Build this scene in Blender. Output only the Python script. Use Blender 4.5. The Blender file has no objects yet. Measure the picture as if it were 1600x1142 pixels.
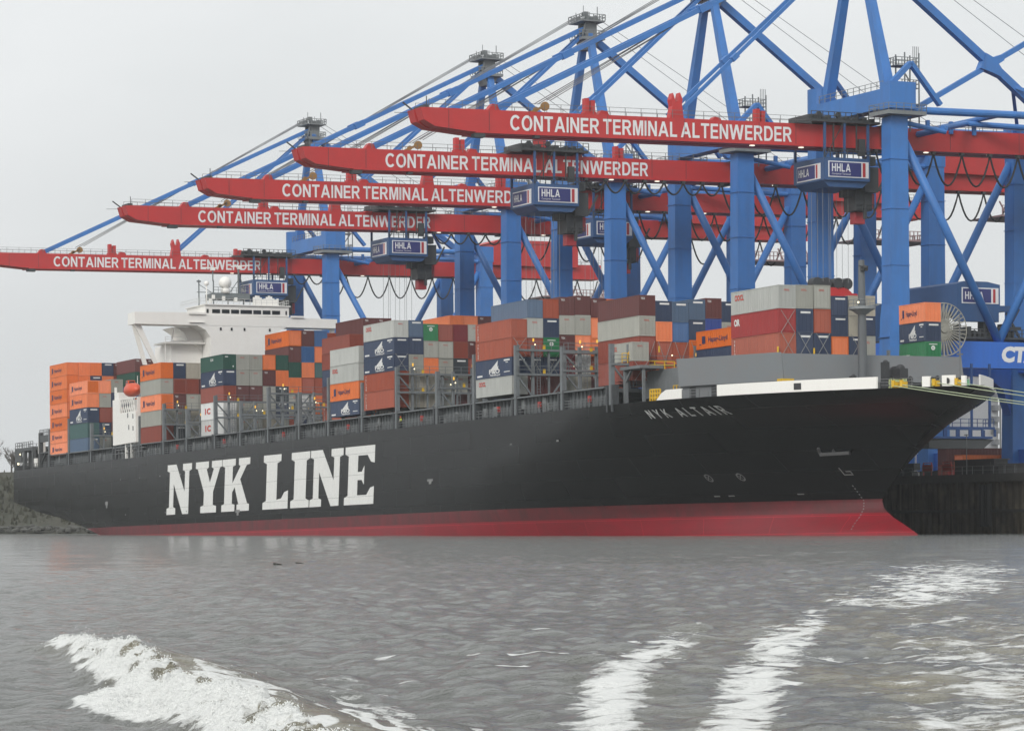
import bpy, math, random
import numpy as np
from mathutils import Matrix, Vector
R = math.radians
rnd = random.Random(7)
scene = bpy.context.scene
COL = scene.collection

# ---------------------------------------------------------------- camera
cd = bpy.data.cameras.new("camera")
cam = bpy.data.objects.new("camera", cd); COL.objects.link(cam)
cam.location = (0, 0, 1.6)
cam.matrix_world = Matrix.Translation((0, 0, 1.6)) @ Matrix.Rotation(R(90), 4, 'X') @ Matrix.Rotation(R(-0.3055), 4, 'Z')
cd.sensor_width = 36.0
cd.lens = 4778.3 / 1600 * 36
cd.shift_y = (819.5 - 571) / 1600
cd.clip_start = 0.5; cd.clip_end = 9000
scene.camera = cam

# ---------------------------------------------------------------- sky, sun, exposure
SUN_EL, SUN_ROT = 32.0, 205.0
w = bpy.data.worlds.new("World"); scene.world = w; w.use_nodes = True
nt = w.node_tree; nt.nodes.clear()
def _n(t, typ, **kw):
    n = t.nodes.new(typ)
    for k, v in kw.items(): setattr(n, k, v)
    return n
sky = _n(nt, 'ShaderNodeTexSky', sky_type='NISHITA', sun_disc=False)
sky.sun_elevation = R(SUN_EL); sky.sun_rotation = R(SUN_ROT)
sky.air_density = 1.0; sky.dust_density = 6.0; sky.ozone_density = 1.0
hs = _n(nt, 'ShaderNodeHueSaturation'); hs.inputs['Saturation'].default_value = 0.10
gm = _n(nt, 'ShaderNodeMix', data_type='RGBA'); gm.inputs['Factor'].default_value = 0.80
tc = _n(nt, 'ShaderNodeTexCoord')
mp = _n(nt, 'ShaderNodeMapping'); mp.inputs['Scale'].default_value = (1.0, 1.0, 2.2)
nz = _n(nt, 'ShaderNodeTexNoise'); nz.inputs['Scale'].default_value = 2.6; nz.inputs['Detail'].default_value = 5
cr = _n(nt, 'ShaderNodeValToRGB')
cr.color_ramp.elements[0].position = 0.30; cr.color_ramp.elements[0].color = (7.9, 8.2, 8.3, 1)
cr.color_ramp.elements[1].position = 0.72; cr.color_ramp.elements[1].color = (10.1, 10.3, 10.4, 1)
bg = _n(nt, 'ShaderNodeBackground'); bg.inputs['Strength'].default_value = 0.10
wo = _n(nt, 'ShaderNodeOutputWorld')
L = nt.links.new
L(sky.outputs[0], hs.inputs['Color']); L(hs.outputs[0], gm.inputs['A'])
L(tc.outputs['Generated'], mp.inputs['Vector']); L(mp.outputs[0], nz.inputs['Vector'])
sx = _n(nt, 'ShaderNodeSeparateXYZ'); L(tc.outputs['Generated'], sx.inputs[0])
er = _n(nt, 'ShaderNodeMapRange'); er.inputs['From Min'].default_value = 0.0; er.inputs['From Max'].default_value = 0.22; er.inputs['To Min'].default_value = 0.95; er.inputs['To Max'].default_value = 1.16
L(sx.outputs['Z'], er.inputs['Value'])
em = _n(nt, 'ShaderNodeVectorMath', operation='SCALE'); L(cr.outputs[0], em.inputs[0]); L(er.outputs[0], em.inputs['Scale'])
L(nz.outputs['Fac'], cr.inputs['Fac']); L(em.outputs[0], gm.inputs['B'])
L(gm.outputs['Result'], bg.inputs['Color']); L(bg.outputs[0], wo.inputs['Surface'])
sd = bpy.data.lights.new("sun", 'SUN'); sd.energy = 1.5; sd.angle = R(20); sd.color = (1.0, 0.97, 0.93)
sun = bpy.data.objects.new("sun", sd); COL.objects.link(sun)
# towards the sun: behind the camera, a little to the left
az = R(SUN_ROT)
sdir = Vector((math.sin(az) * math.cos(R(SUN_EL)), math.cos(az) * math.cos(R(SUN_EL)), math.sin(R(SUN_EL))))
sun.rotation_euler = sdir.to_track_quat('Z', 'Y').to_euler()
scene.view_settings.view_transform = 'Standard'
scene.view_settings.look = 'None'
scene.view_settings.exposure = 0.0
scene.view_settings.gamma = 1.0
scene.view_settings.use_curve_mapping = False
scene.cycles.use_denoising = True
scene.cycles.max_bounces = 5
scene.cycles.diffuse_bounces = 2
scene.cycles.glossy_bounces = 3
scene.cycles.transmission_bounces = 2
scene.cycles.volume_bounces = 0
scene.cycles.caustics_reflective = False
scene.cycles.caustics_refractive = False

# ---------------------------------------------------------------- frames: x = towards the bow (-s), y = towards the quay (t), z = up (h)
A = R(24.96); TRIM = 0.0122
QUAY = Matrix.Translation((12.66, 400.9, 0)) @ Matrix.Rotation(A - R(90), 4, 'Z')
SHIP = QUAY @ Matrix.Rotation(-TRIM, 4, 'Y')
def P(s, t, h): return (-s, t, h)

# ---------------------------------------------------------------- materials
def ramp(t, pts):
    r = _n(t, 'ShaderNodeValToRGB'); e = r.color_ramp.elements
    while len(e) < len(pts): e.new(0.5)
    for i, (p, c) in enumerate(pts):
        e[i].position = p; e[i].color = (c[0], c[1], c[2], 1) if not isinstance(c, (int, float)) else (c, c, c, 1)
    return r
MATS = {}
def paint(name, col, rough=0.5, dirt=0.25, dirtcol=None, metal=0.0, streak=(1.2, 1.2, 0.12), scale=1.0, vary=0.0, bump=0.0, spec=0.5):
    if name in MATS: return MATS[name]
    m = bpy.data.materials.new(name); m.use_nodes = True; t = m.node_tree; t.nodes.clear()
    o = _n(t, 'ShaderNodeOutputMaterial'); b = _n(t, 'ShaderNodeBsdfPrincipled')
    b.inputs['Roughness'].default_value = rough; b.inputs['Metallic'].default_value = metal
    b.inputs['Specular IOR Level'].default_value = spec
    tc = _n(t, 'ShaderNodeTexCoord'); oi = _n(t, 'ShaderNodeObjectInfo')
    ad = _n(t, 'ShaderNodeVectorMath', operation='ADD')
    ml = _n(t, 'ShaderNodeVectorMath', operation='SCALE'); ml.inputs['Scale'].default_value = 37.0
    cv = _n(t, 'ShaderNodeCombineXYZ')
    l = t.links.new
    for i in range(3): l(oi.outputs['Random'], cv.inputs[i])
    l(cv.outputs[0], ml.inputs[0]); l(tc.outputs['Object'], ad.inputs[0]); l(ml.outputs[0], ad.inputs[1])
    n1 = _n(t, 'ShaderNodeTexNoise'); n1.inputs['Scale'].default_value = 0.45 * scale; n1.inputs['Detail'].default_value = 6; n1.inputs['Roughness'].default_value = 0.62
    l(ad.outputs[0], n1.inputs['Vector'])
    mp = _n(t, 'ShaderNodeMapping'); mp.inputs['Scale'].default_value = streak
    n2 = _n(t, 'ShaderNodeTexNoise'); n2.inputs['Scale'].default_value = 1.6 * scale; n2.inputs['Detail'].default_value = 4
    l(ad.outputs[0], mp.inputs['Vector']); l(mp.outputs[0], n2.inputs['Vector'])
    r1 = ramp(t, [(0.42, 0.0), (0.72, 1.0)]); l(n1.outputs['Fac'], r1.inputs['Fac'])
    r2 = ramp(t, [(0.45, 0.0), (0.75, 1.0)]); l(n2.outputs['Fac'], r2.inputs['Fac'])
    mx = _n(t, 'ShaderNodeMath', operation='MAXIMUM'); l(r1.outputs[0], mx.inputs[0]); l(r2.outputs[0], mx.inputs[1])
    md = _n(t, 'ShaderNodeMath', operation='MULTIPLY'); md.inputs[1].default_value = dirt; l(mx.outputs[0], md.inputs[0])
    dc = dirtcol or tuple(c * 0.45 + 0.012 for c in col)
    mix = _n(t, 'ShaderNodeMix', data_type='RGBA')
    mix.inputs['A'].default_value = (*col, 1); mix.inputs['B'].default_value = (*dc, 1); l(md.outputs[0], mix.inputs['Factor'])
    out = mix.outputs['Result']
    if vary:
        h = _n(t, 'ShaderNodeHueSaturation')
        mr = _n(t, 'ShaderNodeMapRange'); mr.inputs['To Min'].default_value = 1 - vary; mr.inputs['To Max'].default_value = 1 + vary
        l(oi.outputs['Random'], mr.inputs['Value']); l(mr.outputs[0], h.inputs['Value']); l(out, h.inputs['Color']); out = h.outputs[0]
        mr2 = _n(t, 'ShaderNodeMapRange'); mr2.inputs['To Min'].default_value = 1.0; mr2.inputs['To Max'].default_value = 1.0 - vary
        l(oi.outputs['Random'], mr2.inputs['Value']); l(mr2.outputs[0], h.inputs['Saturation'])
    l(out, b.inputs['Base Color'])
    if bump:
        bp = _n(t, 'ShaderNodeBump'); bp.inputs['Strength'].default_value = bump; bp.inputs['Distance'].default_value = 0.05
        l(n2.outputs['Fac'], bp.inputs['Height']); l(bp.outputs[0], b.inputs['Normal'])
    l(b.outputs[0], o.inputs['Surface'])
    MATS[name] = m; return m
def glow(name, col, k):
    if name in MATS: return MATS[name]
    m = bpy.data.materials.new(name); m.use_nodes = True; b = m.node_tree.nodes['Principled BSDF']
    b.inputs['Base Color'].default_value = (*col, 1); b.inputs['Emission Color'].default_value = (*col, 1); b.inputs['Emission Strength'].default_value = k
    MATS[name] = m; return m

# ---------------------------------------------------------------- mesh building
class MB:
    def __init__(s): s.v = []; s.f = []
    def add(s, vs, fs):
        o = len(s.v); s.v += [tuple(p) for p in vs]; s.f += [tuple(i + o for i in f) for f in fs]; return s
    def box(s, a, b):          # corners in s,t,h
        x0, x1 = sorted((-a[0], -b[0])); y0, y1 = sorted((a[1], b[1])); z0, z1 = sorted((a[2], b[2]))
        return s.add([(x0,y0,z0),(x1,y0,z0),(x1,y1,z0),(x0,y1,z0),(x0,y0,z1),(x1,y0,z1),(x1,y1,z1),(x0,y1,z1)],
                     [(0,3,2,1),(4,5,6,7),(0,1,5,4),(1,2,6,5),(2,3,7,6),(3,0,4,7)])
    def bar(s, a, b, w, d=None, w2=None):         # rectangular bar between two s,t,h points
        d = d or w; p = Vector(P(*a)); q = Vector(P(*b)); k = (q - p)
        if k.length < 1e-6: return s
        k.normalize(); up = Vector((0,0,1)) if abs(k.z) < 0.9 else Vector((1,0,0))
        u = k.cross(up).normalized(); v = u.cross(k)
        g = (w2 / w) if w2 else 1.0
        vs = []
        for c, f in ((p,1.0),(q,g)):
            for i, j in ((-1,-1),(1,-1),(1,1),(-1,1)): vs.append(c + u*(i*w*f/2) + v*(j*d*f/2))
        return s.add(vs, [(0,3,2,1),(4,5,6,7),(0,1,5,4),(1,2,6,5),(2,3,7,6),(3,0,4,7)])
    def path(s, pts, r, n=6, cap=True):
        pts = [Vector(P(*p)) for p in pts]; vs = []; fs = []
        m = len(pts)
        for i, p in enumerate(pts):
            k = (pts[min(i+1,m-1)] - pts[max(i-1,0)]).normalized()
            up = Vector((0,0,1)) if abs(k.z) < 0.95 else Vector((1,0,0))
            u = k.cross(up).normalized(); v = u.cross(k)
            rr = r[i] if isinstance(r, (list, tuple)) else r
            for j in range(n):
                a = 2*math.pi*j/n; vs.append(p + u*math.cos(a)*rr + v*math.sin(a)*rr)
        for i in range(m-1):
            for j in range(n):
                fs.append((i*n+j, i*n+(j+1)%n, (i+1)*n+(j+1)%n, (i+1)*n+j))
        if cap: fs += [tuple(range(n))[::-1], tuple((m-1)*n+j for j in range(n))]
        return s.add(vs, fs)
    def tube(s, a, b, r, n=10, r2=None): return s.path([a, b], [r, r if r2 is None else r2], n)
    def prism(s, poly, axis, a, b):      # polygon extruded along axis ('s': poly in t,h; 't': poly in s,h; 'h': poly in s,t)
        def mk(p, c):
            return P(c, p[0], p[1]) if axis == 's' else (P(p[0], c, p[1]) if axis == 't' else P(p[0], p[1], c))
        n = len(poly)
        vs = [mk(p, a) for p in poly] + [mk(p, b) for p in poly]
        fs = [tuple(range(n))[::-1], tuple(range(n, 2*n))] + [(i, (i+1)%n, n+(i+1)%n, n+i) for i in range(n)]
        return s.add(vs, fs)
    def disc(s, c, r, axis, th, n=20):
        poly = [(r*math.cos(2*math.pi*i/n), r*math.sin(2*math.pi*i/n)) for i in range(n)]
        k = 'sth'.index(axis); oth = [i for i in range(3) if i != k]
        return s.prism([(p[0]+c[oth[0]], p[1]+c[oth[1]]) for p in poly], axis, c[k]-th/2, c[k]+th/2)
    def ball(s, c, r, n=12, m=8, sq=(1,1,1)):
        vs = []; fs = []
        for i in range(m+1):
            a = math.pi*i/m
            for j in range(n):
                b = 2*math.pi*j/n
                vs.append(P(c[0]+r*sq[0]*math.sin(a)*math.cos(b), c[1]+r*sq[1]*math.sin(a)*math.sin(b), c[2]+r*sq[2]*math.cos(a)))
        for i in range(m):
            for j in range(n): fs.append((i*n+j,(i+1)*n+j,(i+1)*n+(j+1)%n,i*n+(j+1)%n))
        return s.add(vs, fs)
    def rail(s, pts, hgt=1.1, step=2.0, r=0.035, rows=2):
        for a, b in zip(pts[:-1], pts[1:]):
            a = Vector(a); b = Vector(b); n = max(1, int((b-a).length/step))
            for i in range(n+1):
                p = a.lerp(b, i/n); s.bar(p, (p.x, p.y, p.z+hgt), r*2)
            for k in range(1, rows+1):
                d = Vector((0,0,hgt*k/rows)); s.bar(a+d, b+d, r*1.7)
        return s
    def mesh(s, name, mat, smooth=False):
        me = bpy.data.meshes.new(name); me.from_pydata(s.v, [], s.f); me.validate()
        import bmesh as _b
        bm = _b.new(); bm.from_mesh(me); _b.ops.recalc_face_normals(bm, faces=bm.faces); bm.to_mesh(me); bm.free()
        if smooth: me.polygons.foreach_set('use_smooth', [True]*len(me.polygons))
        if mat: me.materials.append(mat)
        return me
    def build(s, name, mat, parent=None, mw=None, smooth=False, loc=None):
        return link(s.mesh(name, mat, smooth), name, parent, mw, loc)
def link(me, name, parent=None, mw=None, loc=None):
    o = bpy.data.objects.new(name, me); COL.objects.link(o)
    if parent is not None: o.parent = parent
    if mw is not None: o.matrix_world = mw
    if loc is not None: o.location = loc
    return o
def tag(o, label, cat, group=None, kind=None):
    if label: o['label'] = label
    if cat: o['category'] = cat
    if group: o['group'] = group
    if kind: o['kind'] = kind
    return o
def structure(o): o['kind'] = 'structure'; return o
def empty(name, mw, label, cat, group=None):
    o = bpy.data.objects.new(name, None); COL.objects.link(o); o.matrix_world = mw; o.empty_display_size = 1
    return tag(o, label, cat, group)

# ---------------------------------------------------------------- lettering
_TX = {}
def text_mb(body, height, width=None, bold=0.02, sp=1.0):
    """lettering as a flat mesh: list of verts (x, y) from the lower left, faces; cap height = height, total width = width"""
    k = (body, bold, sp)
    if k not in _TX:
        c = bpy.data.curves.new("lettering", 'FONT'); c.body = body; c.size = 1.0; c.offset = bold; c.resolution_u = 3; c.space_character = sp
        o = bpy.data.objects.new("lettering", c); COL.objects.link(o)
        bpy.context.view_layer.update()
        dg = bpy.context.evaluated_depsgraph_get(); me = bpy.data.meshes.new_from_object(o.evaluated_get(dg))
        v = [(p.co.x, p.co.y) for p in me.vertices]; f = [tuple(p.vertices) for p in me.polygons]
        bpy.data.objects.remove(o); bpy.data.curves.remove(c); bpy.data.meshes.remove(me)
        x0 = min(p[0] for p in v); x1 = max(p[0] for p in v); y0 = 0.0; y1 = max(p[1] for p in v)
        _TX[k] = ([((p[0]-x0), p[1]) for p in v], f, x1-x0, y1)
    v, f, wd, ht = _TX[k]
    ky = height/ht; kx = (width/wd) if width else ky
    return [(p[0]*kx, p[1]*ky) for p in v], f, wd*kx

# heavy sans capitals built from strokes (non-overlapping polygons)
def _ring(cx, cy, rx, ry, ix, iy, a0, a1, n):
    o = []
    for i in range(n):
        a, b = math.radians(a0+(a1-a0)*i/n), math.radians(a0+(a1-a0)*(i+1)/n)
        o.append([(cx+rx*math.cos(a), cy+ry*math.sin(a)), (cx+rx*math.cos(b), cy+ry*math.sin(b)), (cx+ix*math.cos(b), cy+iy*math.sin(b)), (cx+ix*math.cos(a), cy+iy*math.sin(a))])
    return o
def _r(x0, y0, x1, y1): return [(x0, y0), (x1, y0), (x1, y1), (x0, y1)]
GLYPH = {
 'I': (0.2, [_r(0, 0, .2, 1)]), 'L': (.66, [[(0,0),(.66,0),(.66,.17),(.2,.17),(.2,1),(0,1)]]),
 'T': (.78, [[(.29,0),(.49,0),(.49,.83),(.78,.83),(.78,1),(0,1),(0,.83),(.29,.83)]]),
 'E': (.72, [[(0,0),(.72,0),(.72,.17),(.2,.17),(.2,.43),(.66,.43),(.66,.59),(.2,.59),(.2,.83),(.70,.83),(.70,1),(0,1)]]),
 'H': (.78, [[(0,0),(.2,0),(.2,.42),(.58,.42),(.58,0),(.78,0),(.78,1),(.58,1),(.58,.59),(.2,.59),(.2,1),(0,1)]]),
 'N': (.80, [[(0,0),(.19,0),(.19,.66),(.60,0),(.80,0),(.80,1),(.61,1),(.61,.34),(.20,1),(0,1)]]),
 'M': (.94, [[(0,0),(.19,0),(.19,.74),(.38,0),(.56,0),(.75,.74),(.75,0),(.94,0),(.94,1),(.64,1),(.47,.32),(.30,1),(0,1)]]),
 'W': (1.34, [[(0,1),(.24,0),(.45,0),(.67,.70),(.89,0),(1.10,0),(1.34,1),(1.13,1),(.99,.36),(.78,1),(.56,1),(.35,.36),(.21,1)]]),
 'A': (.96, [[(0,0),(.21,0),(.29,.22),(.35,.39),(.48,.76),(.48,1),(.37,1)], [(.75,0),(.96,0),(.59,1),(.48,1),(.48,.76),(.61,.39),(.67,.22)], [(.29,.22),(.67,.22),(.61,.39),(.35,.39)]]),
 'O': (.96, _ring(.48, .5, .48, .51, .275, .335, 0, 360, 22)), 'C': (.88, _ring(.48, .5, .48, .51, .275, .335, 42, 318, 17)),
 'D': (.84, [_r(0, 0, .2, 1), _r(.2, .83, .40, 1), _r(.2, 0, .40, .17)]+_ring(.40, .5, .44, .5, .235, .33, -90, 90, 12)),
 'R': (.84, [_r(0, 0, .2, 1), _r(.2, .84, .48, 1), _r(.2, .41, .48, .57), [(.36,.41),(.58,.41),(.84,0),(.61,0)]]+_ring(.48, .705, .31, .295, .115, .135, -90, 90, 10)),
 'Y': (.94, [[(.37,0),(.57,0),(.57,.42),(.94,1),(.71,1),(.47,.60),(.23,1),(0,1),(.37,.42)]]),
 'K': (.87, [[(0,0),(.2,0),(.2,.30),(.33,.44),(.62,0),(.87,0),(.47,.59),(.85,1),(.59,1),(.2,.57),(.2,1),(0,1)]]),
}
def block_text(body, height, width, gap=0.13, space=0.34):
    v = []; f = []; x = 0.0
    for ch in body:
        if ch == ' ': x += space-gap; continue
        wd, polys = GLYPH[ch]
        for p in polys: k = len(v); v += [(x+a, b) for a, b in p]; f.append(tuple(range(k, k+len(p))))
        x += wd+gap
    kx = width/(x-gap)
    return [(a*kx, b*height) for a, b in v], f, width
# ================================================================ WATER
WAKE_RIDGE = [(-6.35, 41.5), (-5.70, 39.0), (-4.85, 36.2), (-4.10, 32.8), (-3.42, 29.6), (-2.72, 26.9), (-2.12, 24.3), (-1.62, 22.2), (-1.15, 20.0), (-0.75, 18.2), (-0.35, 16.0)]
FAR_RIDGE = [(-8.5, 80.0), (-5.9, 67.0), (-3.7, 58.0), (-1.5, 51.0), (0.6, 47.5)]
def vnoise(x, y, seed):
    def hsh(i, j):
        n = (i * 374761393 + j * 668265263 + seed * 144665) & 0x7fffffff
        n = ((n ^ (n >> 13)) * 1274126177) & 0x7fffffff
        return ((n ^ (n >> 16)) & 0xffff) / 65535.0
    xi = np.floor(x).astype(np.int64); yi = np.floor(y).astype(np.int64); fx = x - xi; fy = y - yi
    fx = fx*fx*(3-2*fx); fy = fy*fy*(3-2*fy)
    a = hsh(xi, yi); b = hsh(xi+1, yi); c = hsh(xi, yi+1); d = hsh(xi+1, yi+1)
    return (a*(1-fx)+b*fx)*(1-fy) + (c*(1-fx)+d*fx)*fy
def fbm(x, y, seed, oct=4):
    r = 0; a = 0.5
    for k in range(oct): r = r + a*vnoise(x*2**k, y*2**k, seed+k); a *= 0.5
    return r
def polydist(X, Y, pl):
    best = np.full(X.shape, 1e9); side = np.zeros(X.shape); par = np.zeros(X.shape)
    for i, ((ax, ay), (bx, by)) in enumerate(zip(pl[:-1], pl[1:])):
        dx, dy = bx-ax, by-ay; L2 = dx*dx+dy*dy
        t = np.clip(((X-ax)*dx+(Y-ay)*dy)/L2, 0, 1)
        px = X-(ax+t*dx); py = Y-(ay+t*dy); d = np.hypot(px, py)
        sg = (X-ax)*dy-(Y-ay)*dx
        m = d < best; best[m] = d[m]; side[m] = np.sign(sg)[m]; par[m] = ((i+t)/(len(pl)-1))[m]
    return best, side, par
def build_water():
    ys = [14.0]
    while ys[-1] < 1500: ys.append(ys[-1]*(1.0024 if ys[-1] < 120 else (1.0045 if ys[-1] < 500 else 1.06)))
    xs = list(np.arange(-7.5, 7.51, 0.024)); st = 0.024; x = 7.5
    while x < 1000: st *= 1.045; x += st; xs.append(x); xs.insert(0, -x)
    xs = np.array(xs); ys = np.array(ys); X, Y = np.meshgrid(xs, ys); nx, ny = len(xs), len(ys)
    dy = np.gradient(ys)[:, None]; dx = np.abs(np.gradient(xs))[None, :]
    Z = np.zeros(X.shape); rg = np.random.RandomState(3)
    for i in range(46):
        lam = 0.35 * (1.115**i); th = rg.normal(1.15, 0.75); k = 2*math.pi/lam
        kx, ky = k*math.cos(th), k*math.sin(th)
        vis = np.clip((lam/(np.abs(math.sin(th))*dy+0.02) - 2.2)/3.0, 0, 1) * np.clip((lam/(np.abs(math.cos(th))*dx+0.02) - 2.2)/3.0, 0, 1)
        amp = 0.0062*min(lam, 3.2)**0.85*(0.6+0.8*rg.rand())*(2.0 if lam < 1.0 else (1.25 if lam < 2.0 else 0.5))
        ph = rg.rand()*6.28 + 2.2*vnoise(X*0.11+i*3.1, Y*0.06+i, 50+i)
        Z += amp*vis*np.sin(kx*X+ky*Y+ph)
    patch = 0.55+0.9*fbm(X*0.12, Y*0.05, 11, 3); Z *= patch
    near = np.clip((140-Y)/60, 0, 1)
    # long low hump of the boat's wash further out, and its smooth trough
    d, sd, pr = polydist(X, Y, FAR_RIDGE); e = np.clip(np.sin(np.pi*np.clip(pr, 0, 1)), 0, 1)
    Z += near*e*(0.13*np.exp(-(d/1.6)**2) - 0.06*np.exp(-((d-3.0)/2.0)**2))
    # breaking stern wave
    d, sd, pr = polydist(X, Y, WAKE_RIDGE); near_side = sd > 0     # towards the left/near side
    e = np.clip(pr/0.30, 0, 1)**0.8
    front = np.where(near_side, np.exp(-(d/0.42)**2), np.exp(-(d/0.95)**2))
    Z += e*0.23*front - e*0.09*np.where(near_side, 0, np.exp(-((d-2.1)/1.0)**2))
    lob = np.clip((fbm(X*0.9+9, Y*0.34, 77, 2)-0.26)/0.36, 0.05, 1.1)
    wdt = (0.24+0.98*np.clip(pr*2.2, 0, 1))*(0.52+0.52*lob)
    n1 = fbm(X*3.1, Y*2.0, 21, 5); n2 = fbm(X*11, Y*7, 31, 3); n3 = fbm(X*5.2, Y*4.1, 37, 4)
    foam = np.zeros(X.shape)  # foam cover; water glitter is painted into it as well
    tail = np.where(near_side, np.clip((wdt-d)/0.40, 0, 1)**0.6, np.clip((0.30*(0.3+n1)-d)/0.15, 0, 1))*np.clip(pr/0.012, 0, 1)
    crest_gap = np.clip((n1-0.36)/0.16, 0, 1)
    foam = np.maximum(foam, tail*np.where(near_side & (d > 0.30), 0.70+0.62*np.clip((n1-0.25)/0.25, 0, 1), 0.40+0.75*crest_gap))
    body = np.clip((wdt-d)/0.35, 0, 1)*near_side*np.clip(pr/0.03, 0, 1)
    rid = 1-np.abs(2*n3-0.94)*1.9
    n4 = fbm(X*19, Y*12, 39, 2); Z += body*(0.02+0.06*np.clip(rid, 0, 1)+0.12*(n2-0.42)+0.07*(n1-0.4)+0.085*(n4-0.37))
    # streaks of foam trailing behind the crest
    dst = np.where(near_side, 9, d); stn = fbm(d*4.2, (Y+2*X)*0.75, 91, 4)
    foam = np.maximum(foam, 0.90*np.clip((stn-0.44)/0.12, 0, 1)*np.exp(-(dst/2.6)**2)*np.clip(pr*3.5-0.6, 0, 1))
    # two propeller tracks and the surface glitter to the right, painted in as thin foam
    def track(pl, w0, w1, dens, seed, gain=1.0):
        nonlocal foam
        d, sd, pr = polydist(X, Y, pl); wd = w0+(w1-w0)*pr
        q = fbm(X*0.9, Y*0.16, seed, 3)
        foam = np.maximum(foam, gain*np.clip(dens+0.5*(q-0.45)-0.55*(d/wd)**1.6, 0, 1)*np.clip((1.7*wd-d)/0.3, 0, 1)*np.clip((1-pr)/0.45, 0, 1)**0.5)
    track([(0.45, 19), (0.72, 25), (1.1, 31), (1.7, 37), (2.5, 45), (3.2, 52)], 0.42, 0.66, 0.76, 41)
    track([(1.3, 19), (1.85, 25), (2.4, 30), (3.2, 37), (4.2, 45), (5.5, 55), (6.4, 62)], 0.38, 0.72, 0.78, 47)
    track([(7.6, 60), (9.8, 72), (12.4, 88), (16.4, 112), (21.0, 142)], 1.9, 4.8, 0.66, 61)  # far wake patch, its sparkle painted as foam
    track([(3.4, 19), (4.2, 25), (5.2, 33), (6.6, 45), (9.0, 62)], 1.3, 2.8, 0.58, 67)  # nearer glitter band over the muddy water, painted as thin foam
    # scattered flecks
    fl = fbm(X*1.9, Y*1.1, 83, 4); fg = fbm(X*0.25, Y*0.12, 84, 2)
    foam = np.maximum(foam, 0.60*np.clip((fl+0.35*(fg-0.5)-0.62)/0.08, 0, 1)*np.clip((75-Y)/20, 0, 1)*np.clip((X+3.5)/3, 0, 1))
    Z += foam*0.02*(n1-0.3)
    # stirred-up muddy water inside the tracks
    mud = np.exp(-((X-0.135*Y+0.2)/(0.6+0.05*Y))**2)*np.clip((100-Y)/60, 0, 1)*np.clip((fbm(X*0.8, Y*0.3, 97, 3)-0.3)/0.3, 0, 1)
    mud = np.maximum(mud, 0.9*front*e)
    Z *= np.clip((1500-Y)/700, 0, 1)
    # froth: small blobs of foam and thrown drops over the breaking crest
    rg2 = np.random.RandomState(8)
    wgt = (np.clip(foam*body-0.25, 0, 1)*(Y > 19)*(Y < 43)*np.gradient(ys)[:, None]).ravel(); wgt = wgt/wgt.sum()
    pick = rg2.choice(wgt.size, 42000, p=wgt); px, py, pz = X.ravel()[pick], Y.ravel()[pick], Z.ravel()[pick]
    n_ = len(pick); px = px+rg2.uniform(-.03, .03, n_); py = py+rg2.uniform(-.05, .05, n_)
    rr = 0.002+0.0045*rg2.rand(n_)**2; up = np.abs(rg2.normal(0, 0.010, n_)); fly = rg2.rand(n_) < 0.02; up = np.where(fly, rg2.rand(n_)**2*0.20, up); rr = np.where(fly, 0.002+0.0025*rg2.rand(n_), rr)
    octv = np.array([(1,0,0),(-1,0,0),(0,1,0),(0,-1,0),(0,0,1),(0,0,-1)], float); octf = np.array([(0,2,4),(2,1,4),(1,3,4),(3,0,4),(2,0,5),(1,2,5),(3,1,5),(0,3,5)])
    vv = (np.stack([px, py, pz+up], 1)[:, None, :]+octv[None]*rr[:, None, None]*rg2.uniform(0.6, 1.5, (n_, 1, 3))).reshape(-1, 3)
    ff = (octf[None]+6*np.arange(n_)[:, None, None]).reshape(-1, 3)
    fme = bpy.data.meshes.new("foam_spray"); fme.from_pydata(vv.tolist(), [], ff.tolist()); fme.materials.append(paint("froth_white", (0.80, 0.81, 0.79), 0.7, 0.0))
    tag(link(fme, "foam_spray"), "white froth and spray on the breaking wake wave", "foam", kind='stuff')
    n = nx*ny
    me = bpy.data.meshes.new("river_water")
    co = np.empty((n, 3), np.float32); co[:, 0] = X.ravel(); co[:, 1] = Y.ravel(); co[:, 2] = Z.ravel()
    i = np.arange(n).reshape(ny, nx); q = np.stack([i[:-1, :-1], i[:-1, 1:], i[1:, 1:], i[1:, :-1]], -1).reshape(-1, 4)
    me.vertices.add(n); me.vertices.foreach_set('co', co.ravel())
    me.loops.add(q.size); me.loops.foreach_set('vertex_index', q.ravel().astype(np.int32))
    me.polygons.add(len(q)); me.polygons.foreach_set('loop_start', np.arange(0, q.size, 4, dtype=np.int32))
    me.polygons.foreach_set('use_smooth', np.ones(len(q), bool)); me.update()
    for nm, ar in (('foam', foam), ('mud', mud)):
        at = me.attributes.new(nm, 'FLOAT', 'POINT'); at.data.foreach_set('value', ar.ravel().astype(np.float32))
    m = bpy.data.materials.new("river_water"); m.use_nodes = True; t = m.node_tree; t.nodes.clear(); l = t.links.new
    o = _n(t, 'ShaderNodeOutputMaterial'); wb = _n(t, 'ShaderNodeBsdfPrincipled'); fb = _n(t, 'ShaderNodeBsdfPrincipled'); mx = _n(t, 'ShaderNodeMixShader')
    af = _n(t, 'ShaderNodeAttribute', attribute_name='foam'); am = _n(t, 'ShaderNodeAttribute', attribute_name='mud')
    tcn = _n(t, 'ShaderNodeTexCoord')
    cm = _n(t, 'ShaderNodeMix', data_type='RGBA'); cm.inputs['A'].default_value = (0.180, 0.186, 0.174, 1); cm.inputs['B'].default_value = (0.27, 0.25, 0.18, 1)
    l(am.outputs['Fac'], cm.inputs['Factor']); l(cm.outputs['Result'], wb.inputs['Base Color'])
    wb.inputs["Roughness"].default_value = 0.10; wb.inputs['IOR'].default_value = 1.33
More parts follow.
